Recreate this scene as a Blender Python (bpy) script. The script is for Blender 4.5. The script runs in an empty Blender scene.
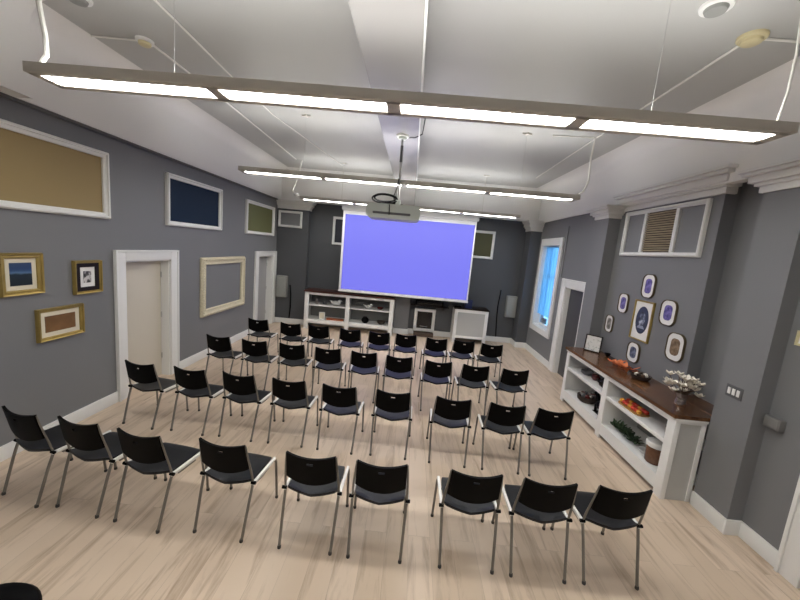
import bpy, bmesh, math, random
from mathutils import Vector, Matrix
random.seed(7)
COL = bpy.context.scene.collection
PI = math.pi

# ------------------------------------------------------------------ materials
MATS = {}
def mat(name, color, rough=0.6, metal=0.0, bump=0.0, bscale=40.0, var=0.0, vscale=6.0, emit=None, estr=0.0, spec=0.5, trans=0.0, coat=0.0):
    m = bpy.data.materials.new(name); m.use_nodes = True
    nt = m.node_tree; b = nt.nodes['Principled BSDF']
    b.inputs['Base Color'].default_value = (*color, 1)
    b.inputs['Roughness'].default_value = rough
    b.inputs['Metallic'].default_value = metal
    b.inputs['Specular IOR Level'].default_value = spec
    b.inputs['Transmission Weight'].default_value = trans
    b.inputs['Coat Weight'].default_value = coat
    tc = nt.nodes.new('ShaderNodeTexCoord')
    if var > 0:
        n = nt.nodes.new('ShaderNodeTexNoise'); n.inputs['Scale'].default_value = vscale; n.inputs['Detail'].default_value = 5
        r = nt.nodes.new('ShaderNodeMix'); r.data_type = 'RGBA'
        r.inputs['A'].default_value = (*[max(0, c * (1 - var)) for c in color], 1)
        r.inputs['B'].default_value = (*[min(1, c * (1 + var)) for c in color], 1)
        nt.links.new(tc.outputs['Object'], n.inputs['Vector'])
        nt.links.new(n.outputs['Fac'], r.inputs['Factor'])
        nt.links.new(r.outputs['Result'], b.inputs['Base Color'])
    if bump > 0:
        n2 = nt.nodes.new('ShaderNodeTexNoise'); n2.inputs['Scale'].default_value = bscale; n2.inputs['Detail'].default_value = 3
        bp = nt.nodes.new('ShaderNodeBump'); bp.inputs['Strength'].default_value = bump; bp.inputs['Distance'].default_value = 0.01
        nt.links.new(tc.outputs['Object'], n2.inputs['Vector'])
        nt.links.new(n2.outputs['Fac'], bp.inputs['Height']); nt.links.new(bp.outputs['Normal'], b.inputs['Normal'])
    if emit:
        b.inputs['Emission Color'].default_value = (*emit, 1); b.inputs['Emission Strength'].default_value = estr
    MATS[name] = m
    return m

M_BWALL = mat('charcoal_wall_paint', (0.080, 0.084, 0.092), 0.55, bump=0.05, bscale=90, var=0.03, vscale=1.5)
M_WALL = mat('grey_wall_paint', (0.190, 0.192, 0.202), 0.55, bump=0.05, bscale=90, var=0.03, vscale=1.5)
M_WHITE = mat('white_trim_paint', (0.80, 0.80, 0.785), 0.38)
M_CEIL = mat('ceiling_paint', (0.47, 0.47, 0.455), 0.42, bump=0.08, bscale=3, var=0.03, vscale=1.2)
M_FRIEZE = mat('frieze_paint', (0.86, 0.85, 0.83), 0.5, bump=0.05, bscale=5)
M_BEAM = mat('gloss_beam_paint', (0.37, 0.36, 0.35), 0.27, bump=0.03, bscale=6, spec=0.5)
M_HOUSE = mat('fixture_housing', (0.62, 0.59, 0.54), 0.5)
M_WIRE = mat('hanger_wire', (0.5, 0.5, 0.49), 0.5)
M_LENS = mat('lit_lens', (0.9, 0.9, 0.9), 0.5, emit=(1.0, 0.985, 0.95), estr=13.5)
M_UP = mat('lit_uplight', (0.9, 0.9, 0.9), 0.5, emit=(1.0, 0.99, 0.96), estr=6.5)
M_BLACK = mat('black_plastic', (0.0016, 0.0016, 0.0019), 0.5, bump=0.04, bscale=300, spec=0.08)
M_SEAT = mat('dark_seat_plastic', (0.009, 0.010, 0.0125), 0.42, bump=0.05, bscale=260, spec=0.3)
M_TUBE = mat('bronze_grey_tube', (0.23, 0.215, 0.19), 0.4, metal=0.6)
M_RAIL = mat('polished_rail', (0.80, 0.79, 0.76), 0.4, metal=0.2)
M_GLIDE = mat('rubber_glide', (0.06, 0.055, 0.05), 0.7)
M_GOLD = mat('gold_leaf', (0.42, 0.31, 0.10), 0.38, metal=0.65, bump=0.2, bscale=60, var=0.25, vscale=12)
M_DKWOODF = mat('dark_frame_wood', (0.012, 0.007, 0.006), 0.4, spec=0.25)
M_MAT = mat('cream_mount', (0.72, 0.66, 0.52), 0.8)
M_MATW = mat('white_mount', (0.80, 0.79, 0.78), 0.8)
M_TAN = mat('tan_panel', (0.31, 0.225, 0.10), 0.7, var=0.06, vscale=2)
M_NAVY = mat('navy_panel', (0.001, 0.013, 0.036), 0.6, spec=0.25)
M_OLIVE = mat('olive_panel', (0.125, 0.13, 0.052), 0.65, var=0.1, vscale=3)
M_DOLIVE = mat('dark_olive_panel', (0.07, 0.07, 0.028), 0.65, var=0.1, vscale=3)
M_DBLUE = mat('dark_blue_panel', (0.012, 0.016, 0.030), 0.6)
M_BEIGE = mat('beige_door_paint', (0.62, 0.57, 0.48), 0.5)
M_GDOOR = mat('grey_door_paint', (0.36, 0.355, 0.36), 0.5)
M_DDOOR = mat('dark_door_paint', (0.055, 0.055, 0.06), 0.5)
M_STEEL = mat('brushed_steel', (0.55, 0.55, 0.54), 0.3, metal=0.9)
M_GREYBOX = mat('grey_box_plastic', (0.27, 0.275, 0.26), 0.5)
M_DGREY = mat('dark_grey_plastic', (0.10, 0.10, 0.105), 0.5)
M_LOUVER = mat('tan_louver', (0.50, 0.42, 0.30), 0.5)
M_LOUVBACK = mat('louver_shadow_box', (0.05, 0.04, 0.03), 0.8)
M_PROJ = mat('projector_shell', (0.56, 0.60, 0.56), 0.4)
M_CORD = mat('black_cord', (0.003, 0.003, 0.003), 0.6, spec=0.1)
M_WCORD = mat('white_cord', (0.78, 0.77, 0.72), 0.5)
M_YELLOWED = mat('yellowed_plastic', (0.62, 0.55, 0.33), 0.5)
M_SCREENBK = mat('screen_fabric_border', (0.75, 0.75, 0.75), 0.7)
M_GLASSDK = mat('dark_glass', (0.010, 0.009, 0.009), 0.12)
M_BROWN = mat('brown_hearth', (0.13, 0.085, 0.06), 0.6, var=0.2)
M_NAVYBOX = mat('navy_box', (0.01, 0.02, 0.09), 0.5)
M_ORANGE = mat('orange_leaf', (0.75, 0.22, 0.08), 0.6, var=0.3, vscale=20)
M_RED = mat('red_fruit', (0.65, 0.05, 0.03), 0.35, var=0.2, vscale=20)
M_YEL = mat('yellow_orange', (0.80, 0.38, 0.05), 0.4)
M_GREENDK = mat('dark_green_leaf', (0.020, 0.045, 0.015), 0.6, var=0.4, vscale=30)
M_BASKET = mat('dark_wicker', (0.035, 0.022, 0.015), 0.7, bump=0.5, bscale=80)
M_PETAL = mat('ivory_petal', (0.82, 0.77, 0.68), 0.6)
M_STEM = mat('brown_stem', (0.10, 0.06, 0.035), 0.7)
M_JAR = mat('brown_jar_content', (0.14, 0.065, 0.035), 0.25, var=0.4, vscale=25)
M_SILVER = mat('silvered_vase', (0.45, 0.40, 0.38), 0.15, metal=0.8, var=0.3, vscale=25)
M_LGREY = mat('light_grey_panel', (0.47, 0.47, 0.455), 0.5)
M_DKSHELF = mat('shelf_back_grey', (0.22, 0.225, 0.22), 0.6)
M_BURG = mat('burgundy_glaze', (0.11, 0.02, 0.02), 0.25, var=0.3)

def wood_mat(name, c1, c2, scale=3.0, rough=0.3, stretch=(1, 0.08, 1)):
    m = bpy.data.materials.new(name); m.use_nodes = True; nt = m.node_tree; b = nt.nodes['Principled BSDF']
    tc = nt.nodes.new('ShaderNodeTexCoord'); mp = nt.nodes.new('ShaderNodeMapping'); mp.inputs['Scale'].default_value = stretch
    n = nt.nodes.new('ShaderNodeTexNoise'); n.inputs['Scale'].default_value = scale * 6; n.inputs['Detail'].default_value = 8; n.inputs['Roughness'].default_value = 0.65
    cr = nt.nodes.new('ShaderNodeValToRGB'); cr.color_ramp.elements[0].position = 0.35; cr.color_ramp.elements[1].position = 0.68
    cr.color_ramp.elements[0].color = (*c1, 1); cr.color_ramp.elements[1].color = (*c2, 1)
    L = nt.links.new
    L(tc.outputs['Object'], mp.inputs['Vector']); L(mp.outputs['Vector'], n.inputs['Vector']); L(n.outputs['Fac'], cr.inputs['Fac']); L(cr.outputs['Color'], b.inputs['Base Color'])
    b.inputs['Roughness'].default_value = rough
    return m
M_COUNTER = wood_mat('walnut_counter', (0.050, 0.020, 0.008), (0.20, 0.090, 0.036), 2.5, 0.22)
M_COUNTERB = wood_mat('mahogany_counter', (0.030, 0.007, 0.005), (0.10, 0.025, 0.015), 2.5, 0.3, (0.08, 1, 1))

def floor_mat():
    m = bpy.data.materials.new('oak_laminate_planks'); m.use_nodes = True; nt = m.node_tree; b = nt.nodes['Principled BSDF']; L = nt.links.new
    tc = nt.nodes.new('ShaderNodeTexCoord')
    mp = nt.nodes.new('ShaderNodeMapping'); mp.inputs['Rotation'].default_value = (0, 0, PI / 2)
    L(tc.outputs['Object'], mp.inputs['Vector'])
    br = nt.nodes.new('ShaderNodeTexBrick'); br.offset = 0.37
    br.inputs['Scale'].default_value = 1.0; br.inputs['Brick Width'].default_value = 1.35; br.inputs['Row Height'].default_value = 0.19
    br.inputs['Mortar Size'].default_value = 0.0015; br.inputs['Mortar Smooth'].default_value = 0.1; br.inputs['Bias'].default_value = 0.0
    br.inputs['Color1'].default_value = (0.0, 0.0, 0.0, 1); br.inputs['Color2'].default_value = (1, 1, 1, 1); br.inputs['Mortar'].default_value = (0.3, 0.3, 0.3, 1)
    L(mp.outputs['Vector'], br.inputs['Vector'])
    # plank tone
    tone = nt.nodes.new('ShaderNodeValToRGB')
    tone.color_ramp.elements[0].color = (0.60, 0.475, 0.355, 1); tone.color_ramp.elements[1].color = (0.70, 0.565, 0.44, 1)
    L(br.outputs['Color'], tone.inputs['Fac'])
    # long grain streaks
    mp2 = nt.nodes.new('ShaderNodeMapping'); mp2.inputs['Scale'].default_value = (9, 0.9, 1)
    L(tc.outputs['Object'], mp2.inputs['Vector'])
    add = nt.nodes.new('ShaderNodeVectorMath'); add.operation = 'ADD'
    sc = nt.nodes.new('ShaderNodeVectorMath'); sc.operation = 'SCALE'; sc.inputs['Scale'].default_value = 5.0
    L(br.outputs['Color'], sc.inputs[0]); L(mp2.outputs['Vector'], add.inputs[0]); L(sc.outputs['Vector'], add.inputs[1])
    n = nt.nodes.new('ShaderNodeTexNoise'); n.inputs['Scale'].default_value = 1.4; n.inputs['Detail'].default_value = 7; n.inputs['Roughness'].default_value = 0.62; n.inputs['Distortion'].default_value = 0.5
    L(add.outputs['Vector'], n.inputs['Vector'])
    cr = nt.nodes.new('ShaderNodeValToRGB'); cr.color_ramp.elements[0].position = 0.28; cr.color_ramp.elements[1].position = 0.50
    cr.color_ramp.elements[0].color = (0.62, 0.57, 0.52, 1); cr.color_ramp.elements[1].color = (1, 1, 1, 1)
    L(n.outputs['Fac'], cr.inputs['Fac'])
    mx = nt.nodes.new('ShaderNodeMix'); mx.data_type = 'RGBA'; mx.blend_type = 'MULTIPLY'; mx.inputs['Factor'].default_value = 1
    L(tone.outputs['Color'], mx.inputs['A']); L(cr.outputs['Color'], mx.inputs['B'])
    sm = nt.nodes.new('ShaderNodeMix'); sm.data_type = 'RGBA'; sm.inputs['B'].default_value = (0.24, 0.17, 0.12, 1)
    mf = nt.nodes.new('ShaderNodeMath'); mf.operation = 'MULTIPLY'; mf.inputs[1].default_value = 0.35
    L(br.outputs['Fac'], mf.inputs[0]); L(mf.outputs[0], sm.inputs['Factor']); L(mx.outputs['Result'], sm.inputs['A'])
    L(sm.outputs['Result'], b.inputs['Base Color'])
    b.inputs['Roughness'].default_value = 0.36; b.inputs['Specular IOR Level'].default_value = 0.45
    return m
M_FLOOR = floor_mat()

# ------------------------------------------------------------------ mesh helpers
class B:
    def __init__(self): self.bm = bmesh.new()
    def box(self, x0, x1, y0, y1, z0, z1, bev=0.0, M=None):
        r = bmesh.ops.create_cube(self.bm, size=1.0); vs = r['verts']
        for v in vs:
            v.co = Vector(((x0 + x1) / 2 + v.co.x * (x1 - x0), (y0 + y1) / 2 + v.co.y * (y1 - y0), (z0 + z1) / 2 + v.co.z * (z1 - z0)))
        if bev > 0:
            es = list({e for v in vs for e in v.link_edges})
            rb = bmesh.ops.bevel(self.bm, geom=es, offset=bev, segments=2, affect='EDGES', profile=0.6)
            vs = list({v for f in rb['faces'] for v in f.verts} | {v for v in vs if v.is_valid})
        if M is not None:
            for v in vs: v.co = M @ v.co
        return self
    def tube(self, pts, r, n=8, closed=False, cap=True, flat=1.0):
        pts = [Vector(p) for p in pts]; N = len(pts)
        rr = r if isinstance(r, (list, tuple)) else [r] * N
        t0 = (pts[1] - pts[0]).normalized()
        up = Vector((0, 0, 1)) if abs(t0.z) < 0.9 else Vector((0, 1, 0))
        nrm = (up - t0 * up.dot(t0)).normalized(); rings = []
        for i, p in enumerate(pts):
            if closed: t = (pts[(i + 1) % N] - pts[i - 1]).normalized()
            elif i == 0: t = t0
            elif i == N - 1: t = (pts[-1] - pts[-2]).normalized()
            else: t = ((pts[i + 1] - p).normalized() + (p - pts[i - 1]).normalized()).normalized()
            nrm = (nrm - t * nrm.dot(t)).normalized(); bn = t.cross(nrm)
            rings.append([self.bm.verts.new(p + (nrm * math.cos(2 * PI * k / n) * flat + bn * math.sin(2 * PI * k / n)) * rr[i]) for k in range(n)])
        for i in range(N if closed else N - 1):
            a, c = rings[i], rings[(i + 1) % N]
            for k in range(n): self.bm.faces.new((a[k], a[(k + 1) % n], c[(k + 1) % n], c[k]))
        if cap and not closed:
            self.bm.faces.new(rings[0][::-1]); self.bm.faces.new(rings[-1])
        return self
    def lathe(self, prof, c=(0, 0, 0), n=20):
        rings = []
        for (r, z) in prof:
            rings.append([self.bm.verts.new((c[0] + max(r, 1e-4) * math.cos(2 * PI * k / n), c[1] + max(r, 1e-4) * math.sin(2 * PI * k / n), c[2] + z)) for k in range(n)])
        for a, d in zip(rings[:-1], rings[1:]):
            for k in range(n): self.bm.faces.new((a[k], a[(k + 1) % n], d[(k + 1) % n], d[k]))
        self.bm.faces.new(rings[0][::-1]); self.bm.faces.new(rings[-1])
        return self
    def prism(self, poly, axis, a, b):
        def P(u, v, w):
            return {'x': (w, u, v), 'y': (u, w, v), 'z': (u, v, w)}[axis]
        A = [self.bm.verts.new(P(u, v, a)) for u, v in poly]; C = [self.bm.verts.new(P(u, v, b)) for u, v in poly]
        self.bm.faces.new(A); self.bm.faces.new(C[::-1])
        for i in range(len(poly)):
            j = (i + 1) % len(poly); self.bm.faces.new((A[i], C[i], C[j], A[j]))
        return self
    def ring(self, shape, prof):
        """moulding: shape(inset) -> closed 2D outline (u, z); prof = closed list of (inset, depth towards -Y)"""
        rows = []
        for t, d in prof: rows.append([self.bm.verts.new((u, -d, z)) for u, z in shape(t)])
        K = len(rows); n = len(rows[0])
        for i in range(K):
            a, c = rows[i], rows[(i + 1) % K]
            for k in range(n): self.bm.faces.new((a[k], a[(k + 1) % n], c[(k + 1) % n], c[k]))
        return self
    def blob(self, c, r, jit=0.0, sub=2, seed=0):
        rnd = random.Random(seed)
        q = bmesh.ops.create_icosphere(self.bm, subdivisions=sub, radius=1.0)
        for v in q['verts']:
            k = 1 + (rnd.random() - 0.5) * jit
            v.co = Vector((c[0] + v.co.x * r[0] * k, c[1] + v.co.y * r[1] * k, c[2] + v.co.z * r[2] * k))
        return self
    def leaf(self, base, d, length, width, up=Vector((0, 0, 1)), curl=0.15, th=0.002):
        base = Vector(base); d = Vector(d).normalized(); side = d.cross(up)
        if side.length < 1e-3: side = Vector((1, 0, 0))
        side.normalize(); nn = side.cross(d)
        top = []; bot = []
        for s, w in ((0, 0.15), (0.3, 0.85), (0.6, 1.0), (0.85, 0.6), (1.0, 0.05)):
            p = base + d * length * s + nn * (curl * length * s * s)
            for lst, off in ((top, th), (bot, -th)):
                lst.append([self.bm.verts.new(p + side * width * 0.5 * w * k + nn * (off + abs(k) * width * 0.12)) for k in (-1, 0, 1)])
        for rows, fl in ((top, False), (bot, True)):
            for a, c in zip(rows[:-1], rows[1:]):
                for k in range(2):
                    f = (a[k], a[k + 1], c[k + 1], c[k]); self.bm.faces.new(f if not fl else f[::-1])
        return self

def finish(b, name, material, smooth=None):
    bm = b.bm; bmesh.ops.recalc_face_normals(bm, faces=bm.faces)
    me = bpy.data.meshes.new(name); bm.to_mesh(me); bm.free()
    me.materials.append(material)
    if smooth is not None:
        for p in me.polygons: p.use_smooth = True
        try: me.set_sharp_from_angle(angle=math.radians(smooth))
        except Exception: pass
    return me

def thing(name, label, cat, loc=(0, 0, 0), rotz=0.0, group=None):
    o = bpy.data.objects.new(name, None); COL.objects.link(o); o.empty_display_size = 0.1
    o.location = loc; o.rotation_euler = (0, 0, rotz); o['label'] = label; o['category'] = cat
    if group: o['group'] = group
    return o
def part(root, name, b, material, smooth=35, world=False, label=None):
    if world:
        off = Vector(root.location)
        r = root
        while r.parent: r = r.parent; off += Vector(r.location)
        for v in b.bm.verts: v.co -= off
    me = finish(b, name, material, smooth)
    o = bpy.data.objects.new(name, me); COL.objects.link(o); o.parent = root
    if label: o['label'] = label
    return o
def single(name, b, material, label=None, cat=None, group=None, smooth=35, kind=None):
    lo = [min(v.co[i] for v in b.bm.verts) for i in range(3)]; hi = [max(v.co[i] for v in b.bm.verts) for i in range(3)]
    off = Vector(((lo[0] + hi[0]) / 2, (lo[1] + hi[1]) / 2, lo[2]))
    for v in b.bm.verts: v.co -= off
    o = bpy.data.objects.new(name, finish(b, name, material, smooth)); COL.objects.link(o); o.location = off
    if kind: o['kind'] = kind
    if label: o['label'] = label
    if cat: o['category'] = cat
    if group: o['group'] = group
    return o
def struct(name, b, material, smooth=35): return single(name, b, material, kind='structure', smooth=smooth)
def copy_tree(root, loc, rotz, label):
    r = root.copy(); COL.objects.link(r); r.location = loc; r.rotation_euler = (0, 0, rotz); r['label'] = label
    for ch in root.children:
        c = ch.copy(); COL.objects.link(c); c.parent = r
        for g in ch.children:
            d = g.copy(); COL.objects.link(d); d.parent = c
    return r

# ------------------------------------------------------------------ dimensions (metres)
XL = -3.92; XN = 3.42; XP = 3.28; XV = 3.50; XR = 3.66; XW = 3.44
YB = 10.12; Y0 = -2.6; ZC = 4.40; ZF = 3.54

# ------------------------------------------------------------------ room shell
fl = bpy.data.objects.new('floor', finish(B().box(XL - 0.5, 4.2, Y0 - 0.2, YB + 0.3, -0.1, 0), 'floor', M_FLOOR)); COL.objects.link(fl); fl['kind'] = 'structure'
struct('ceiling', B().box(XL - 0.5, 4.2, Y0 - 0.2, YB + 0.3, ZC, ZC + 0.12), M_CEIL)

# left wall with two door openings
D1 = (4.61, 5.51); D2 = (8.76, 9.68); DH = 1.96
b = B(); T = 0.24
b.box(XL - T, XL, Y0, D1[0], 0, ZC); b.box(XL - T, XL, D1[1], D2[0], 0, ZC); b.box(XL - T, XL, D2[1], YB, 0, ZC)
b.box(XL - T, XL, D1[0], D1[1], DH, ZC); b.box(XL - T, XL, D2[0], D2[1], DH, ZC)
struct('wall_left', b, M_WALL, None)
# right wall: near stretch, recess, vent wall, window wall
DR = (6.86, 7.70); WN = (8.33, 9.36, 0.80, 2.88)
b = B()
b.box(XN, 4.0, Y0, 3.30, 0, ZC)
b.box(XR, 4.0, 3.30, 4.22, 0, ZC)
b.box(XV, 4.0, 4.22, 6.40, 0, ZC)
b.box(XW, 4.0, 6.40, DR[0], 0, ZC); b.box(XW, 4.0, DR[0], DR[1], 1.96, ZC)
struct('wall_right', b, M_WALL, None)
b = B()
b.box(XW, 3.70, DR[1], WN[0], 0, ZC); b.box(XW, 3.70, WN[1], YB, 0, ZC)
b.box(XW, 3.70, WN[0], WN[1], 0, WN[2]); b.box(XW, 3.70, WN[0], WN[1], WN[3], ZC)
struct('wall_right', b, M_WALL, None)
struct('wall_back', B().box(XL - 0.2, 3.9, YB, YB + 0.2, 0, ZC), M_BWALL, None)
struct('wall_front', B().box(XL - 0.2, 3.9, Y0 - 0.2, Y0, 0, ZC), M_WALL, None)

# pilasters and corner blocks
struct('trim_1', B().box(XP, XN + 0.2, 3.14, 3.54, 0, 3.34), M_WALL, None)
struct('trim_2', B().box(3.30, XV + 0.1, 6.20, 6.62, 0, 3.34), M_WALL, None)
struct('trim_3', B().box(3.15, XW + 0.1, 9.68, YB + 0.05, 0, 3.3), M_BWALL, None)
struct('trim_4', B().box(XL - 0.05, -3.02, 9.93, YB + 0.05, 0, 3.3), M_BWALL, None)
struct('trim_5', B().box(-0.36, 0.06, 9.98, YB + 0.05, 0, 3.3), M_WALL, None)

# friezes with a curved cove into the ceiling; profile = (distance into the room from the wall, z)
def frieze_profile(out, zb=ZF, r=0.24, z1=ZC + 0.02):
    p = [(-0.06, zb), (out, zb), (out, ZC - r)]
    for k in range(1, 9):
        a = PI / 2 * k / 8
        p.append((out + r * (1 - math.cos(a)), ZC - r + r * math.sin(a)))
    p += [(out + r, z1), (-0.06, z1)]
    return p
struct('trim_6', B().prism([(XL + u, z) for u, z in frieze_profile(0.07)], 'y', 3.36, YB), M_FRIEZE, 50)
struct('trim_7', B().prism([(XL + u, z) for u, z in frieze_profile(0.24)], 'y', Y0, 3.36), M_FRIEZE, 50)
struct('trim_8', B().prism([(3.44 - u, z) for u, z in frieze_profile(0.04, 3.50)], 'y', Y0, YB), M_FRIEZE, 50)
struct('trim_9', B().prism([(YB - u, z) for u, z in frieze_profile(0.14)], 'x', XL, 3.44), M_FRIEZE, 50)
# thin dark picture rail beneath the left frieze
struct('trim_10', B().box(XL, XL + 0.055, Y0, 9.93, ZF - 0.03, ZF, 0.006), mat('grey_rail_paint', (0.12, 0.12, 0.115), 0.5))
# beam along the middle of the ceiling, curving down at the back
bp_ = [(Y0, ZC + 0.02), (Y0, 4.15), (8.9, 4.15)]
for k in range(1, 11):
    a = PI / 2 * k / 10
    bp_.append((8.9 + 0.62 * math.sin(a), 4.15 - 0.42 * (1 - math.cos(a))))
bp_ += [(9.52, 3.52), (9.99, 3.52), (9.99, ZC + 0.02)]
b = B(); b.prism(bp_, 'x', -0.62, -0.075)
for p in b.bm.verts: pass
struct('trim_11', b, M_BEAM, 40)
# slim white bead on the right edge of the beam
struct('trim_12', B().box(-0.075, -0.055, Y0, 9.0, 4.135, 4.20, 0.004), M_WHITE)

# cornices
def cornice(name, x0, x1, y0, y1, z0, z1, sides, k=1.0):
    """stepped cornice round a block; sides: which faces project"""
    b = B(); n = 4; H = z1 - z0
    steps = [(0.025, 0.0, 0.28), (0.055, 0.28, 0.42), (0.09, 0.42, 0.72), (0.13, 0.72, 0.86), (0.15, 0.86, 1.0)]
    for pr, a, c in steps:
        pr *= k
        b.box(x0 - (pr if 'w' in sides else 0), x1 + (pr if 'e' in sides else 0), y0 - (pr if 's' in sides else 0), y1 + (pr if 'n' in sides else 0), z0 + H * a, z0 + H * c, 0.006)
    struct(name, b, M_WHITE)
cornice('trim_13', XP, XN + 0.1, 3.14, 3.54, 3.29, 3.51, 'wsn')
cornice('trim_14', XV, XV + 0.1, 4.22, 6.2, 3.41, 3.68, 'ws', 1.35)
cornice('trim_15', 3.30, XV + 0.1, 6.20, 6.62, 3.30, 3.50, 'wsn')
cornice('trim_16', 3.15, XW + 0.1, 9.68, YB, 3.26, 3.54, 'ws')
cornice('trim_17', XL, -3.02, 9.93, YB, 3.30, 3.54, 'se')

# baseboards
BH = 0.155; BT = 0.022
def base(name, x0, x1, y0, y1):
    b = B(); b.box(x0, x1, y0, y1, 0, BH, 0.005)
    struct(name, b, M_WHITE)
b = B()
b.box(XL, XL + BT, Y0, 4.44, 0, BH, 0.005); b.box(XL, XL + BT, 5.72, 8.55, 0, BH, 0.005)
struct('baseboard_left', b, M_WHITE)
b = B()
b.box(XN - BT, XN, 2.76, 3.14, 0, BH, 0.005); b.box(XP - BT, XN, 3.14 - BT, 3.14, 0, BH, 0.005); b.box(XP - BT, XP, 3.14, 3.54, 0, BH, 0.005)
b.box(XN - BT, XN, Y0, 1.80, 0, BH, 0.005)
b.box(3.30 - BT, 3.30, 6.20, 6.62, 0, BH, 0.005)
b.box(XW - BT, XW, 7.88, 9.68, 0, BH, 0.005); b.box(3.15 - BT, XW, 9.68 - BT, 9.68, 0, BH, 0.005); b.box(3.15 - BT, 3.15, 9.68, YB, 0, BH, 0.005)
struct('baseboard_right', b, M_WHITE)
b = B()
b.box(XL, -3.02, 9.93 - BT, 9.93, 0, BH, 0.005); b.box(-0.36, 0.06 + BT, 9.98 - BT, 9.98, 0, BH, 0.005)
b.box(0.06, 3.15, YB - BT, YB, 0, BH, 0.005); b.box(-3.02, -0.36, YB - BT, YB, 0, BH, 0.005)
struct('baseboard_back', b, M_WHITE)
struct('baseboard_front', B().box(XL, XN, Y0, Y0 + BT, 0, BH, 0.005), M_WHITE)

# doors
def door(name, x, sx, y0, y1, zt, cw, ch, rec, leaf_mat, handle_side, knob=True, hinge=True):
    """x wall plane, sx = +1 when the room lies towards +X"""
    r = bpy.data.objects.new(name, None); COL.objects.link(r); r.location = (x, (y0 + y1) / 2, 0); r['kind'] = 'structure'
    X = lambda a, c: (min(x + sx * a, x + sx * c), max(x + sx * a, x + sx * c))
    b = B()
    b.box(*X(0, 0.035), y0 - cw, y0, 0, zt + ch, 0.006); b.box(*X(0, 0.035), y1, y1 + cw, 0, zt + ch, 0.006); b.box(*X(0, 0.035), y0, y1, zt, zt + ch, 0.006)
    b.box(*X(0.035, 0.05), y0 - cw, y0 - cw + 0.03, 0, zt + ch, 0.004); b.box(*X(0.035, 0.05), y1 + cw - 0.03, y1 + cw, 0, zt + ch, 0.004)
    b.box(*X(0.035, 0.05), y0 - cw + 0.03, y1 + cw - 0.03, zt + ch - 0.03, zt + ch, 0.004)
    part(r, 'door_casing', b, M_WHITE, world=True)
    b = B()
    b.box(*X(0, -rec - 0.04), y0, y0 + 0.02, 0, zt); b.box(*X(0, -rec - 0.04), y1 - 0.02, y1, 0, zt); b.box(*X(0, -rec - 0.04), y0 + 0.02, y1 - 0.02, zt - 0.02, zt)
    part(r, 'door_jamb', b, M_WHITE, world=True)
    b = B()
    b.box(*X(-rec, -rec - 0.04), y0 + 0.022, y1 - 0.022, 0.004, zt - 0.022, 0.003)
    lf = part(r, 'door_leaf', b, leaf_mat, world=True)
    if knob:
        b = B(); ky = y0 + 0.09 if handle_side == 0 else y1 - 0.09
        b.tube([(x - sx * rec, ky, 0.98), (x - sx * (rec - 0.05), ky, 0.98)], 0.012)
        b.blob((x - sx * (rec - 0.06), ky, 0.98), (0.028, 0.028, 0.028))
        part(lf, 'door_knob', b, M_STEEL, world=False)
        o = lf.children[0]
        for v in o.data.vertices: v.co -= Vector(r.location)
    if hinge:
        for hz in (0.3, 1.0, 1.66):
            b = B(); hy = y1 - 0.026 if handle_side == 0 else y0 + 0.026
            b.tube([(x - sx * (rec - 0.008), hy, hz), (x - sx * (rec - 0.008), hy, hz + 0.09)], 0.011)
            part(r, 'hinge', b, M_STEEL, world=True)
    return r
door('door_1', XL, 1, D1[0], D1[1], DH, 0.17, 0.15, 0.13, M_BEIGE, 0, knob=False)
door('door_2', XL, 1, D2[0], D2[1], DH, 0.20, 0.13, 0.15, M_GDOOR, 0, knob=False)
door('door_3', XW, -1, DR[0], DR[1], 1.96, 0.18, 0.18, 0.09, M_DDOOR, 1, knob=False, hinge=False)
door('door_4', XN, -1, 1.97, 2.59, 2.0, 0.17, 0.15, -0.003, M_WHITE, 1, knob=False, hinge=False)

# window 1
y0, y1, z0, z1 = WN
w = bpy.data.objects.new('window_1', None); COL.objects.link(w); w.location = (XW, (y0 + y1) / 2, z0); w['kind'] = 'structure'
b = B()
b.box(XW - 0.035, XW, y0 - 0.15, y0, z0 - 0.15, z1 + 0.18, 0.006); b.box(XW - 0.035, XW, y1, y1 + 0.15, z0 - 0.15, z1 + 0.18, 0.006)
b.box(XW - 0.035, XW, y0, y1, z1, z1 + 0.18, 0.006); b.box(XW - 0.035, XW, y0, y1, z0 - 0.15, z0, 0.006)
part(w, 'window_casing', b, M_WHITE, world=True)
b = B(); xm = XW + 0.12
zm = 2.10
for (a, c, e, f) in ((y0, y0 + 0.045, z0, z1), (y1 - 0.045, y1, z0, z1), (y0, y1, z0, z0 + 0.06), (y0, y1, z1 - 0.05, z1), (y0, y1, zm - 0.03, zm + 0.03)):
    b.box(xm, xm + 0.05, a, c, e, f, 0.004)
part(w, 'window_sash', b, M_WHITE, world=True)
b = B(); b.box(XW, xm, y0 - 0.0, y0 + 0.015, z0, z1); b.box(XW, xm, y1 - 0.015, y1, z0, z1); b.box(XW - 0.0, xm, y0, y1, z0, z0 + 0.02)
part(w, 'window_jamb', b, M_WHITE, world=True)
M_PANE = bpy.data.materials.new('window_glass'); M_PANE.use_nodes = True
pb = M_PANE.node_tree.nodes['Principled BSDF']; pb.inputs['Transmission Weight'].default_value = 1; pb.inputs['Roughness'].default_value = 0.02; pb.inputs['IOR'].default_value = 1.45
pb.inputs['Base Color'].default_value = (0.85, 0.93, 1, 1)
part(w, 'window_pane', B().box(xm + 0.022, xm + 0.028, y0 + 0.04, y1 - 0.04, z0 + 0.05, z1 - 0.04), M_PANE, world=True)
b = B(); b.box(xm + 0.04, xm + 0.1, y1 - 0.36, y1 - 0.10, z0 + 0.06, z0 + 0.20, 0.02)
part(w, 'window_catch', b, M_DGREY, world=True)
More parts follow.
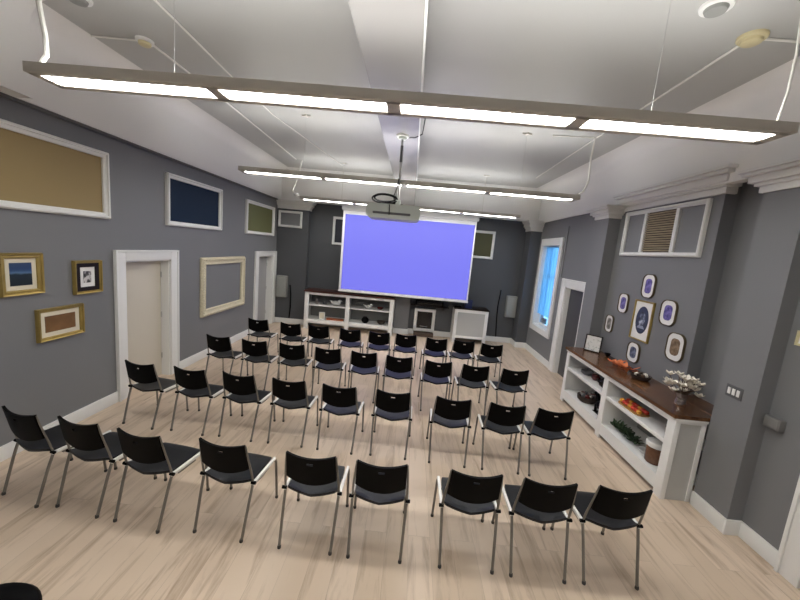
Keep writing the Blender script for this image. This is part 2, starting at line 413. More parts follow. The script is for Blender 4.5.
# sheer curtain hanging in the window reveal
M_SHEER = bpy.data.materials.new('sheer_blue_curtain'); M_SHEER.use_nodes = True; nt = M_SHEER.node_tree
for n in list(nt.nodes): nt.nodes.remove(n)
out = nt.nodes.new('ShaderNodeOutputMaterial'); tr = nt.nodes.new('ShaderNodeBsdfTranslucent'); tp = nt.nodes.new('ShaderNodeBsdfTransparent'); mx = nt.nodes.new('ShaderNodeMixShader')
tr.inputs['Color'].default_value = (0.45, 0.80, 1, 1); tp.inputs['Color'].default_value = (0.75, 0.92, 1, 1); mx.inputs['Fac'].default_value = 0.6
nt.links.new(tp.outputs[0], mx.inputs[1]); nt.links.new(tr.outputs[0], mx.inputs[2]); nt.links.new(mx.outputs[0], out.inputs['Surface'])
b = B(); N = 60; rows = []
for zz in (z0 + 0.30, (z0 + z1) / 2, z1 - 0.03):
    row = []
    for k in range(N + 1):
        yy = y0 + 0.03 + (y1 - y0 - 0.06) * k / N
        row.append(b.bm.verts.new((xm - 0.05 + 0.025 * math.sin(k * 0.75 + 0.6 * math.sin(k * 0.21)), yy, zz)))
    rows.append(row)
for r1, r2 in zip(rows[:-1], rows[1:]):
    for k in range(N): b.bm.faces.new((r1[k], r1[k + 1], r2[k + 1], r2[k]))
single('sheer_curtain', b, M_SHEER, 'sheer pale blue curtain hanging inside the tall lit window', 'curtain', smooth=80)

# ------------------------------------------------------------------ light fixtures
def fixture(yc, label):
    t = thing('linear_light_fixture', label, 'ceiling light', (-0.185, yc, 3.458), 0, 'long grey linear lights hung below the ceiling')
    L = 2.68; W = 0.14; z0, z1 = 0.0, 0.068
    # housing: side walls + separators, open bottom and top channels
    b = B()
    b.box(-L, L, -W, -W + 0.06, z0, z1, 0.004); b.box(-L, L, W - 0.06, W, z0, z1, 0.004)
    b.box(-L, L, -W + 0.02, W - 0.02, 0.022, 0.034)
    secs = [(-2.62, -1.40), (-1.31, -0.10), (0.0, 1.23), (1.33, 2.60)]
    cuts = [(-L, -2.62), (-1.40, -1.31), (-0.10, 0.0), (1.23, 1.33), (2.60, L)]
    for a, c in cuts: b.box(a, c, -W + 0.03, W - 0.03, z0, z1, 0.002)
    part(t, 'housing', b, M_HOUSE)
    for a, c in secs:
        part(t, 'lens', B().box(a, c, -W + 0.074, W - 0.094, 0.006, 0.021), M_LENS, label='lit white lens')
        part(t, 'uplight', B().box(a, c, -W + 0.065, W - 0.065, 0.036, 0.048), M_UP, label='lit strip facing the ceiling')
    for x in (-1.68, 1.78):
        b = B(); b.tube([(x, 0, z1), (x, 0, ZC - 3.458 - 0.005)], 0.0016 if yc < 8 else 0.004, 6); part(t, 'hanger_cable', b, M_WIRE if yc < 8 else M_HOUSE)
        b = B(); b.box(x - 0.07, x + 0.07, -0.012, 0.012, ZC - 3.458 - 0.02, ZC - 3.458); b.box(x - 0.012, x + 0.012, -0.05, 0.05, ZC - 3.458 - 0.022, ZC - 3.458)
        part(t, 'ceiling_bracket', b, M_HOUSE)
    return t
fixture(2.69, 'long grey linear light nearest the camera, its four lit lenses large')
fixture(5.735, 'long grey linear light, middle of the three, above the projector')
fixture(8.74, 'long grey linear light, farthest of the three, in front of the screen top')
fixture(-0.50, 'added unseen long grey linear light behind the camera')  # unseen fourth fixture, added at the same spacing to light the near floor

# white power cords and ceiling conduits
def cord(name, pts, r, m, label, cat='cord', n=8): return single(name, B().tube(pts, r, n), m, label, cat)
cord('power_cord', [(-2.95, 2.66, 3.53), (-2.86, 2.66, 3.55), (-2.80, 2.66, 3.62), (-2.80, 2.66, 3.74), (-2.84, 2.67, 3.92), (-2.90, 2.7, 4.15), (-2.92, 2.72, ZC)], 0.016, M_WCORD, 'white power cord dropping to the left end of the nearest light', 'cord')
cord('power_cord', [(2.44, 2.66, 3.52), (2.47, 2.66, 3.75), (2.48, 2.67, 4.0), (2.47, 2.70, ZC)], 0.008, M_WCORD, 'white power cord dropping to the right end of the nearest light', 'cord')
cord('power_cord', [(2.44, 5.68, 3.52), (2.55, 5.66, 3.60), (2.60, 5.65, 3.75), (2.58, 5.65, 4.1), (2.60, 5.66, ZC - 0.02)], 0.013, M_WCORD, 'white power cord dropping to the right end of the middle light', 'cord')
cord('power_cord', [(-2.86, 8.84, 3.52), (-3.05, 8.84, 3.56), (-3.14, 8.84, 3.66), (-3.08, 8.84, 3.80), (-3.02, 8.83, 4.0), (-2.92, 8.83, ZC)], 0.018, M_WCORD, 'white power cord looping up from the left end of the farthest light', 'cord')
single('cord_connector', B().blob((-3.02, 8.80, 3.57), (0.07, 0.05, 0.045)), M_WHITE, 'white plug connector at the left end of the farthest light', 'connector')
cord('ceiling_conduit', [(2.56, 3.20, ZC - 0.012), (2.62, 5.66, ZC - 0.012), (2.72, 8.55, ZC - 0.012)], 0.011, M_WCORD, 'thin white conduit running along the right of the ceiling', 'conduit')
cord('ceiling_conduit', [(2.60, 3.17, ZC - 0.012), (3.2, 3.17, ZC - 0.012)], 0.011, M_WCORD, 'short white conduit from yellowed ceiling box to the right frieze', 'conduit')
cord('ceiling_conduit', [(-3.0, 3.95, ZC - 0.012), (-2.98, 5.43, ZC - 0.012), (-3.03, 8.70, ZC - 0.012)], 0.012, M_WCORD, 'thin white conduit from round box along the left of the ceiling', 'conduit')
cord('ceiling_conduit', [(-2.42, 3.0, ZC - 0.012), (-2.45, 4.6, ZC - 0.012), (-2.42, 5.8, ZC - 0.012), (-1.95, 8.95, ZC - 0.012)], 0.010, M_WCORD, 'thin white conduit nearer the beam on the left of the ceiling', 'conduit')
cord('ceiling_conduit', [(-3.08, 3.92, ZC - 0.012), (-3.60, 3.90, ZC - 0.012)], 0.009, M_WCORD, 'short white conduit from round box to the left frieze', 'conduit')
cord('ceiling_conduit', [(1.98, 5.72, ZC - 0.012), (2.58, 5.66, ZC - 0.012)], 0.009, M_WCORD, 'short white conduit beside the middle light bracket', 'conduit')
def round_box(x, y, r, m, m2, label, cat='junction box', z=ZC):
    t = thing('junction_box', label, cat, (x, y, z))
    part(t, 'base_ring', B().lathe([(r, 0), (r, -0.018), (r * 0.93, -0.026), (r * 0.75, -0.028)], n=24), m)
    part(t, 'cover', B().lathe([(r * 0.72, -0.020), (r * 0.68, -0.05), (r * 0.55, -0.058), (r * 0.1, -0.06)], n=24), m2)
round_box(-3.04, 3.92, 0.085, M_WHITE, M_YELLOWED, 'round ceiling junction box on the left with cream cover')
round_box(2.57, 3.17, 0.10, M_YELLOWED, M_YELLOWED, 'yellowed round junction box on the right of the ceiling')
round_box(-0.312, 5.52, 0.095, M_WHITE, M_PROJ, 'round mounting plate under the beam at the projector pole', 'mounting plate', 4.15)
for x, y, lab in ((2.03, 2.87, 'round white smoke detector at the top right of the picture'), (-3.16, 3.30, 'round white ceiling detector at the top left edge')):
    t = thing('smoke_detector', lab, 'smoke detector', (x, y, ZC))
    part(t, 'base_ring', B().lathe([(0.105, 0), (0.10, -0.02), (0.085, -0.024)], n=28), M_WHITE)
    part(t, 'sensor_cap', B().lathe([(0.075, -0.022), (0.065, -0.045), (0.03, -0.05)], n=28), M_GREYBOX)
cord('black_cable', [(-0.26, 5.57, 4.14), (-0.12, 5.52, 4.135), (-0.02, 5.45, 4.17), (0.0, 5.2, 4.30), (0.02, 5.0, ZC - 0.01)], 0.008, M_CORD, 'thin black cable curving from projector mount up beside the beam', 'cable')

# ------------------------------------------------------------------ projector
pr = thing('projector', 'pale ceiling-mounted projector hanging on a pole in front of the screen', 'projector', (-0.357, 5.60, 2.905))
def rrect(w, h, r, n=6):
    pts = []
    for cx, cy, a0 in ((w / 2 - r, h / 2 - r, 0), (-w / 2 + r, h / 2 - r, PI / 2), (-w / 2 + r, -h / 2 + r, PI), (w / 2 - r, -h / 2 + r, 3 * PI / 2)):
        for k in range(n + 1):
            a = a0 + PI / 2 * k / n; pts.append((cx + r * math.cos(a), cy + r * math.sin(a)))
    return pts
b = B(); b.prism(rrect(0.83, 0.22, 0.07), 'y', -0.20, 0.24)
for v in b.bm.verts: v.co.z += 0.105
bmesh.ops.bevel(b.bm, geom=[e for e in b.bm.edges if abs(e.verts[0].co.y - e.verts[1].co.y) < 1e-6], offset=0.012, segments=2, affect='EDGES')
part(pr, 'shell', b, M_PROJ)
b = B(); b.prism([(u - 0.02, z + 0.075) for u, z in rrect(0.58, 0.035, 0.012, 3)], 'y', -0.206, -0.198)
part(pr, 'vent_grille', b, M_DGREY)
part(pr, 'lens_barrel', B().tube([(0.12, 0.24, 0.10), (0.12, 0.29, 0.10)], 0.055, 20), M_DGREY)
b = B()
b.box(-0.02, 0.14, -0.10, 0.06, 0.205, 0.225, 0.004); b.box(0.02, 0.095, -0.08, 0.0, 0.225, 0.30, 0.004)
part(pr, 'bracket', b, M_PROJ)
part(pr, 'pole', B().tube([(0.055, -0.04, 0.28), (0.05, -0.06, 0.8), (0.045, -0.08, 1.195)], 0.018, 12), M_STEEL)
part(pr, 'pole_sleeve', B().tube([(0.049, -0.064, 0.86), (0.047, -0.075, 1.10)], 0.023, 12), M_DGREY)
for i, sc_ in enumerate((1.0, 0.82, 0.9)):
    pts = []
    for k in range(25):
        a = 2 * PI * k / 24
        pts.append((-0.15 + 0.20 * sc_ * math.cos(a), -0.06 + 0.03 * i + 0.02 * math.sin(2 * a), 0.30 + 0.035 * i * 0.4 + 0.065 * sc_ * math.sin(a)))
    pts[-1] = (0.06, 0.0, 0.25)
    part(pr, 'cable_loop', B().tube(pts, 0.011, 6), M_CORD)
part(pr, 'cable_bundle', B().tube([(-0.27, 0, 0.222), (-0.1, 0.0, 0.228), (0.02, 0.0, 0.240), (0.22, 0.02, 0.215)], [0.02, 0.036, 0.03, 0.012], 8), M_CORD)
part(pr, 'signal_cable', B().tube([(-0.06, -0.05, 0.225), (-0.06, -0.215, 0.20), (-0.055, -0.214, 0.05)], 0.008, 6), M_CORD)
part(pr, 'pole_cable', B().tube([(0.0, 0.0, 0.24), (-0.02, -0.02, 0.36), (0.02, -0.05, 0.47), (0.045, -0.1, 0.62)], 0.008, 6), M_CORD)

# ------------------------------------------------------------------ projection screen
scn = thing('projection_screen', 'large glowing blue-violet projection screen on the back wall', 'projection screen', (-0.16, 9.42, 1.17))
part(scn, 'housing', B().box(-1.82, 1.82, -0.07, 0.07, 2.19, 2.32, 0.02), M_WHITE)
part(scn, 'fabric', B().box(-1.78, 1.78, -0.004, 0.004, 0.04, 2.20), M_SCREENBK)
m = bpy.data.materials.new('projected_image'); m.use_nodes = True; nt = m.node_tree; pb = nt.nodes['Principled BSDF']
pb.inputs['Base Color'].default_value = (0.03, 0.03, 0.06, 1); pb.inputs['Roughness'].default_value = 0.9
pb.inputs['Emission Color'].default_value = (0.205, 0.205, 0.95, 1); pb.inputs['Emission Strength'].default_value = 0.35
part(scn, 'lit_image', B().box(-1.72, 1.74, -0.007, -0.0045, 0.075, 2.09), m, label='plain blue-violet projected picture')
part(scn, 'bottom_bar', B().box(-1.79, 1.79, -0.018, 0.018, 0.0, 0.045, 0.008), M_WHITE)
for sx in (-1, 1):
    part(scn, 'mounting_bracket', B().box(sx * 1.5 - 0.03, sx * 1.5 + 0.03, 0.06, YB - 0.14 - 9.42, 2.22, 2.30, 0.004) if False else B().box(sx * 1.5 - 0.03, sx * 1.5 + 0.03, 0.06, 0.54, 2.385, 2.41, 0.002).box(sx * 1.5 - 0.03, sx * 1.5 + 0.03, 0.06, 0.085, 2.25, 2.40, 0.002), M_STEEL)

# ------------------------------------------------------------------ framed panels and pictures
def rect_shape(w, h):
    return lambda t: [(-w / 2 + t, -h / 2 + t), (w / 2 - t, -h / 2 + t), (w / 2 - t, h / 2 - t), (-w / 2 + t, h / 2 - t)]
def rr_shape(w, h, r, n=6):
    return lambda t: rrect(w - 2 * t, h - 2 * t, max(r - t * 0.6, 0.01), n)
def wave_shape(w, h, lam=0.045, amp=0.008):
    def f(t):
        k = max(0.0, 1 - t / 0.05); pts = []
        nx = int(w / lam) * 4; nz = int(h / lam) * 4
        cs = [(-w / 2 + t, -h / 2 + t), (w / 2 - t, -h / 2 + t), (w / 2 - t, h / 2 - t), (-w / 2 + t, h / 2 - t)]
        nr = [(0, -1), (1, 0), (0, 1), (-1, 0)]
        for i in range(4):
            n_ = (nx, nz)[i % 2]; a, c = cs[i], cs[(i + 1) % 4]
            for q in range(n_):
                s = q / n_; o = amp * k * abs(math.sin(2 * PI * s * n_ / 4))
                pts.append((a[0] + (c[0] - a[0]) * s + nr[i][0] * o, a[1] + (c[1] - a[1]) * s + nr[i][1] * o))
        return pts
    return f
WROT = {'left': PI / 2, 'right': -PI / 2, 'back': 0.0}
def wall_thing(name, label, cat, wall, plane, along, z, group=None):
    loc = {'left': (plane, along, z), 'right': (plane, along, z), 'back': (along, plane, z)}[wall]
    return thing(name, label, cat, loc, WROT[wall], group)
def transom(label, wall, plane, a0, a1, z0, z1, pm, fw=0.075, group='white framed panels high on the walls', dep=0.06):
    w, h = a1 - a0, z1 - z0
    t = wall_thing('framed_wall_panel', label, 'wall panel', wall, plane, (a0 + a1) / 2, (z0 + z1) / 2, group)
    part(t, 'frame', B().ring(rect_shape(w, h), [(0, 0), (0, dep * 0.6), (fw * 0.2, dep), (fw * 0.45, dep), (fw * 0.5, dep * 0.7), (fw * 0.85, dep * 0.62), (fw, dep * 0.5), (fw, 0)]), M_WHITE, 20)
    part(t, 'panel', B().box(-w / 2 + fw * 0.9, w / 2 - fw * 0.9, -0.008, 0, -h / 2 + fw * 0.9, h / 2 - fw * 0.9), pm)
    return t
transom('tan panel in white frame, largest and nearest on the left wall', 'left', XL, 2.55, 4.38, 2.50, 3.31, M_TAN)
transom('navy blue panel in white frame high on the left wall', 'left', XL, 5.42, 6.98, 2.50, 3.31, M_NAVY)
transom('olive green panel in white frame above the far left door', 'left', XL, 8.02, 9.62, 2.50, 3.28, M_OLIVE)
transom('small grey panel in white frame in the far left corner', 'back', 9.93, -3.88, -3.20, 2.79, 3.25, M_WALL, 0.06)
transom('dark blue panel in white frame behind the screen left edge', 'back', YB, -2.36, -1.58, 2.42, 3.22, M_DBLUE, 0.07)
transom('dark olive panel in white frame behind the screen right edge', 'back', YB, 1.50, 2.30, 2.40, 3.19, M_DOLIVE, 0.07)

# vent panel on the right wall
f_ = XV / 3.6
def zz(z): return 2.45 + (z - 2.45) * f_
ya, yb, za, zb = 4.50 * f_, 6.17 * f_, zz(2.685), zz(3.41)
vt = wall_thing('vent_panel', 'long white framed panel with tan louvered vent above the oval pictures', 'vent', 'right', XV, (ya + yb) / 2, (za + zb) / 2)
w_, h_ = yb - ya, zb - za
part(vt, 'frame', B().ring(rect_shape(w_, h_), [(0, 0), (0, 0.035), (0.015, 0.05), (0.03, 0.05), (0.035, 0.035), (0.058, 0.03), (0.058, 0)]), M_WHITE, 20)
yc_ = (ya + yb) / 2
u1 = -(5.66 * f_ - yc_); u2 = -(5.00 * f_ - yc_)
for u in (u1, u2): part(vt, 'divider', B().box(u - 0.03, u + 0.03, -0.035, 0, -h_ / 2 + 0.06, h_ / 2 - 0.06, 0.006), M_WHITE)
part(vt, 'grey_panel', B().box(-w_ / 2 + 0.055, u1 - 0.025, -0.006, 0, -h_ / 2 + 0.055, h_ / 2 - 0.055), M_WALL)
part(vt, 'grey_panel', B().box(u2 + 0.025, w_ / 2 - 0.055, -0.006, 0, -h_ / 2 + 0.055, h_ / 2 - 0.055), M_WALL)
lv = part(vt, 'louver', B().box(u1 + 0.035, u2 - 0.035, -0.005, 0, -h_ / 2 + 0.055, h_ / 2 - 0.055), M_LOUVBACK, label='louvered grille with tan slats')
b = B(); ns = 17
for k in range(ns):
    z = -h_ / 2 + 0.085 + (h_ - 0.17) * k / (ns - 1)
    Mx = Matrix.Translation((0, -0.018, z)) @ Matrix.Rotation(math.radians(-35), 4, 'X')
    b.box(u1 + 0.04, u2 - 0.04, -0.013, 0.013, -0.0025, 0.0025, 0, Mx)
part(lv, 'slats', b, M_LOUVER)

def art_mat(name, stops, scale, kind='noise'):
    m = bpy.data.materials.new(name); m.use_nodes = True; nt = m.node_tree; pb = nt.nodes['Principled BSDF']; L = nt.links.new
    tc = nt.nodes.new('ShaderNodeTexCoord'); cr = nt.nodes.new('ShaderNodeValToRGB')
    while len(cr.color_ramp.elements) < len(stops): cr.color_ramp.elements.new(0.5)
    for e, (p, c) in zip(cr.color_ramp.elements, stops): e.position = p; e.color = (*c, 1)
    if kind == 'noise':
        n = nt.nodes.new('ShaderNodeTexNoise'); n.inputs['Scale'].default_value = scale; n.inputs['Detail'].default_value = 4
        L(tc.outputs['Object'], n.inputs['Vector']); L(n.outputs['Fac'], cr.inputs['Fac'])
    else:   # bands by height on the picture
        sp = nt.nodes.new('ShaderNodeSeparateXYZ'); mr = nt.nodes.new('ShaderNodeMapRange'); mr.inputs['From Min'].default_value = -scale; mr.inputs['From Max'].default_value = scale
        n = nt.nodes.new('ShaderNodeTexNoise'); n.inputs['Scale'].default_value = 14
        ad = nt.nodes.new('ShaderNodeMath'); ad.operation = 'MULTIPLY_ADD'; ad.inputs[1].default_value = 0.12
        L(tc.outputs['Object'], sp.inputs[0]); L(sp.outputs['Z'], mr.inputs['Value']); L(tc.outputs['Object'], n.inputs['Vector'])
        L(n.outputs['Fac'], ad.inputs[0]); L(mr.outputs['Result'], ad.inputs[2]); L(ad.outputs[0], cr.inputs['Fac'])
    L(cr.outputs['Color'], pb.inputs['Base Color']); pb.inputs['Roughness'].default_value = 0.35
    return m
A_SEA = art_mat('seascape_print', [(0.0, (0.006, 0.012, 0.012)), (0.55, (0.012, 0.022, 0.030)), (0.62, (0.10, 0.18, 0.30)), (0.70, (0.03, 0.075, 0.18)), (0.8, (0.02, 0.05, 0.14)), (1.0, (0.03, 0.06, 0.13))], 0.12, 'z')
A_BW = art_mat('monochrome_print', [(0.42, (0.02, 0.02, 0.02)), (0.5, (0.15, 0.14, 0.14)), (0.56, (0.6, 0.58, 0.58))], 14)
A_SEPIA = art_mat('sepia_print', [(0.3, (0.13, 0.065, 0.025)), (0.7, (0.24, 0.125, 0.05))], 5)
A_PORT = art_mat('grey_portrait_print', [(0.40, (0.02, 0.025, 0.045)), (0.52, (0.13, 0.15, 0.21)), (0.62, (0.55, 0.58, 0.66))], 11)
A_VIO = art_mat('violet_print', [(0.35, (0.06, 0.045, 0.20)), (0.65, (0.24, 0.20, 0.50))], 22)
A_GREY = art_mat('grey_print', [(0.35, (0.10, 0.09, 0.08)), (0.65, (0.40, 0.38, 0.34))], 22)
A_BLUEG = art_mat('blue_grey_print', [(0.35, (0.03, 0.04, 0.08)), (0.65, (0.22, 0.25, 0.36))], 22)
A_TANP = art_mat('brown_print', [(0.35, (0.11, 0.065, 0.03)), (0.65, (0.30, 0.21, 0.13))], 22)
A_SKETCH = art_mat('pencil_sketch', [(0.30, (0.35, 0.36, 0.34)), (0.45, (0.78, 0.77, 0.75))], 22)

def picture(label, wall, plane, along, z, w, h, fm, mm, am, fw, mw, tilt=0, dep=0.045, inner=None, name='framed_picture', group='framed pictures on the left wall'):
    t = wall_thing(name, label, 'picture', wall, plane, along, z, group)
    part(t, 'frame', B().ring(rect_shape(w, h), [(0, 0), (0, dep * 0.5), (fw * 0.15, dep), (fw * 0.4, dep * 0.9), (fw * 0.5, dep * 0.65), (fw * 0.8, dep * 0.7), (fw, dep * 0.5), (fw, 0)]), fm, 20)
    if inner:
        part(t, 'inner_frame', B().ring(rect_shape(w - 2 * fw, h - 2 * fw), [(-0.004, 0.002), (-0.004, dep * 0.55), (inner[1], dep * 0.5), (inner[1], 0.002)]), inner[0], 20)
        fw = fw + inner[1]
    part(t, 'mount', B().box(-w / 2 + fw * 0.95, w / 2 - fw * 0.95, -0.010, 0, -h / 2 + fw * 0.95, h / 2 - fw * 0.95), mm)
    part(t, 'print', B().box(-w / 2 + fw + mw, w / 2 - fw - mw, -0.013, -0.009, -h / 2 + fw + mw, h / 2 - fw - mw), am)
    if tilt: t.rotation_euler = (0, tilt, t.rotation_euler[2])
    return t
picture('gold framed dark blue seascape at the left edge of the picture', 'left', XL, 3.345, 1.865, 0.40, 0.43, M_GOLD, M_MAT, A_SEA, 0.055, 0.045)
picture('small black and gold framed monochrome print left of the near door', 'left', XL, 4.06, 1.785, 0.36, 0.40, M_GOLD, M_MATW, A_BW, 0.035, 0.05, inner=(M_DKWOODF, 0.045))
picture('wide gold framed brown print, lowest on the left wall', 'left', XL, 3.715, 1.295, 0.52, 0.36, M_GOLD, M_MAT, A_SEPIA, 0.04, 0.05)
# ornate empty frame
m_orn = mat('cream_gilt_carving', (0.66, 0.60, 0.44), 0.5, bump=0.9, bscale=38, var=0.25, vscale=30)
t = wall_thing('ornate_frame', 'large empty cream ornate carved frame on the left wall', 'picture frame', 'left', XL, 7.16, 1.40)
part(t, 'frame', B().ring(wave_shape(1.66, 1.13), [(0, 0), (0, 0.03), (0.02, 0.06), (0.05, 0.065), (0.06, 0.04), (0.10, 0.035), (0.12, 0.045), (0.135, 0.03), (0.135, 0)]), m_orn, 25)
b = B(); sh = rect_shape(1.66, 1.13)(0.035)
for i in range(4):
    a, c = sh[i], sh[(i + 1) % 4]; Ld = math.hypot(c[0] - a[0], c[1] - a[1]); n = int(Ld / 0.05)
    for k in range(n):
        s = k / n; b.blob((a[0] + (c[0] - a[0]) * s, -0.062, a[1] + (c[1] - a[1]) * s), (0.016, 0.014, 0.016), 0, 1)
part(t, 'beading', b, m_orn)

# pictures on the vent wall
g_ = 3.49 / 3.58
def zr(z): return 2.45 + (z - 2.45) * g_
t = wall_thing('framed_portrait', 'gold framed grey oval portrait print, largest on the right wall', 'picture', 'right', XV, 5.315 * g_, zr(1.705), 'pictures on the right wall')
wP, hP = 0.42, 0.60
part(t, 'frame', B().ring(rect_shape(wP, hP), [(0, 0), (0, 0.02), (0.006, 0.03), (0.016, 0.03), (0.022, 0.02), (0.022, 0)]), M_GOLD, 20)
part(t, 'mount', B().box(-wP / 2 + 0.02, wP / 2 - 0.02, -0.010, 0, -hP / 2 + 0.02, hP / 2 - 0.02), M_MATW)
b = B(); b.prism([(0.135 * math.cos(2 * PI * k / 32), 0.205 * math.sin(2 * PI * k / 32) + 0.01) for k in range(32)], 'y', -0.014, -0.009); pp = part(t, 'print', b, mat('portrait_ground', (0.035, 0.045, 0.08), 0.4, var=0.5, vscale=20))
b = B(); b.prism([(0.068 * math.cos(2 * PI * k / 28), 0.105 * math.sin(2 * PI * k / 28) + 0.03) for k in range(28)], 'y', -0.0155, -0.0135); part(pp, 'face', b, A_PORT)
b = B(); b.prism([(-0.085, -0.115), (0.085, -0.115), (0.05, -0.07), (-0.05, -0.07)], 'y', -0.0152, -0.0135); part(pp, 'collar', b, mat('portrait_collar', (0.30, 0.33, 0.42), 0.5))
M_OVF = mat('bronzed_frame', (0.10, 0.075, 0.04), 0.4, metal=0.3)
def oval(label, y, z, w, h, am, fm=M_OVF, mm=M_MATW):
    t = wall_thing('oval_framed_picture', label, 'picture', 'right', XV, y * g_, zr(z), 'pictures on the right wall')
    r = w * 0.34
    part(t, 'frame', B().ring(rr_shape(w, h, r), [(0, 0), (0, 0.022), (0.004, 0.028), (0.010, 0.027), (0.013, 0.018), (0.013, 0)]), fm, 40)
    b = B(); b.prism(rr_shape(w, h, r)(0.012), 'y', -0.016, 0); part(t, 'mount', b, mm)
    b = B(); b.prism(rr_shape(w, h, r)(w * 0.25), 'y', -0.019, -0.015); part(t, 'print', b, am)
oval('small oval framed violet print, topmost on the right wall', 5.31, 2.24, 0.27, 0.35, A_VIO)
oval('small oval framed pale violet print, upper left of the portrait', 5.84, 1.90, 0.25, 0.32, A_VIO)
oval('smallest oval framed grey print, farthest left of the portrait', 6.13, 1.49, 0.22, 0.30, A_GREY)
oval('oval framed deep violet print, just right of the portrait', 4.82, 1.92, 0.29, 0.35, A_VIO)
oval('oval framed brown print, lower right of the portrait', 4.58, 1.50, 0.30, 0.37, A_TANP)
oval('oval framed blue-grey print, directly below the portrait', 5.37, 1.19, 0.28, 0.31, A_BLUEG)

# switches, boxes on the right
t = wall_thing('light_switch', 'steel triple light switch plate on the right pilaster', 'light switch', 'right', XP, 3.36, 1.36)
part(t, 'plate', B().box(-0.085, 0.085, -0.008, 0, -0.06, 0.06, 0.003), M_DGREY)
for k in (-1, 0, 1): part(t, 'rocker', B().box(k * 0.047 - 0.015, k * 0.047 + 0.015, -0.014, -0.006, -0.032, 0.032, 0.003), M_WHITE, label='white rocker')
M_WBOX = mat('utility_box_paint', (0.19, 0.185, 0.18), 0.5)
t = wall_thing('wall_box', 'grey utility box on the near right wall beside the pilaster', 'box', 'right', XN, 3.055, 1.205)
part(t, 'case', B().box(-0.07, 0.07, -0.055, 0, -0.055, 0.055, 0.006), M_WBOX)
part(t, 'cover', B().box(-0.06, 0.06, -0.062, -0.053, -0.046, 0.046, 0.003), M_WBOX)
t = wall_thing('framed_picture', 'small wooden framed print cut off by the right edge', 'picture', 'right', XN, 2.99, 2.0)
part(t, 'frame', B().ring(rect_shape(0.16, 0.13), [(0, 0), (0, 0.02), (0.02, 0.02), (0.02, 0)]), M_YELLOWED, 20)
part(t, 'mount', B().box(-0.065, 0.065, -0.01, 0, -0.05, 0.05), M_MATW)

# thin pipe between window and far right door
cord('wall_pipe', [(XW - 0.012, 8.02, 2.16), (XW - 0.012, 8.02, 3.30)], 0.010, mat('grey_pipe_paint', (0.15, 0.15, 0.16), 0.5), 'thin grey painted pipe on wall above the far right door', 'pipe')

# ------------------------------------------------------------------ speaker boxes and cables at the back
def wall_speaker(label, x, y, z0):
    t = thing('wall_speaker', label, 'speaker', (x, y, z0), 0, 'grey wall speakers flanking the screen')
    part(t, 'cabinet', B().box(-0.145, 0.145, -0.16, -0.01, 0, 0.62, 0.012), M_GREYBOX)
    part(t, 'grille', B().box(-0.12, 0.12, -0.168, -0.158, 0.03, 0.59, 0.004), mat('speaker_mesh', (0.30, 0.31, 0.29), 0.6, bump=0.3, bscale=200))
    part(t, 'bracket', B().box(-0.05, 0.05, -0.012, 0.0, 0.2, 0.42), M_DGREY)
wall_speaker('grey wall speaker in the far left corner', -3.68, 9.93, 0.79)
wall_speaker('grey wall speaker right of the screen', 2.985, YB, 0.79)
cord('hanging_cable', [(-3.47, 9.915, 1.15), (-3.44, 9.915, 0.9), (-3.43, 9.90, 0.5), (-3.45, 9.89, 0.17)], 0.018, M_CORD, 'dark cable hanging down beside the far left speaker', 'cable')
cord('hanging_cable', [(2.66, YB - 0.02, 1.55), (2.63, YB - 0.02, 1.1), (2.64, YB - 0.02, 0.7), (2.68, YB - 0.03, 0.16)], 0.016, M_CORD, 'dark cable hanging down beside the right speaker', 'cable')

# ------------------------------------------------------------------ back bookcase
bc = thing('bookcase', 'low white two-bay bookcase with dark top left under the screen', 'bookcase', (-1.68, 9.82, 0))
x0, x1, yf, yk, zt = -1.22, 1.30, -0.30, 0.29, 1.06
b = B()
for x in (x0, -0.06, x1 - 0.12): b.box(x, x + 0.12, yf, yf + 0.03, 0, zt, 0.004)
b.box(x0 + 0.12, x1 - 0.12, yf + 0.003, yf + 0.03, 0.18, 0.28); b.box(x0 + 0.12, x1 - 0.12, yf + 0.003, yf + 0.03, zt - 0.07, zt)
part(bc, 'face_frame', b, M_WHITE)
part(bc, 'side_panel', B().box(x0, x0 + 0.025, yf + 0.03, yk, 0, zt), M_WHITE)
part(bc, 'side_panel', B().box(x1 - 0.025, x1, yf + 0.03, yk, 0, zt), M_WHITE)
part(bc, 'divider', B().box(-0.012, 0.012, yf + 0.03, yk, 0.2, zt), M_WHITE)
part(bc, 'back_panel', B().box(x0 + 0.025, x1 - 0.025, yk - 0.012, yk, 0.1, zt), M_DKSHELF)
part(bc, 'bottom_board', B().box(x0 + 0.025, x1 - 0.025, yf + 0.03, yk - 0.012, 0.24, 0.275), M_WHITE)
part(bc, 'shelf', B().box(x0 + 0.025, -0.012, yf + 0.02, yk - 0.012, 0.675, 0.705), M_WHITE)
part(bc, 'shelf', B().box(0.012, x1 - 0.025, yf + 0.02, yk - 0.012, 0.675, 0.705), M_WHITE)
part(bc, 'top', B().box(x0 - 0.03, x1 + 0.03, yf - 0.03, yk, zt, zt + 0.045, 0.006), M_COUNTERB)
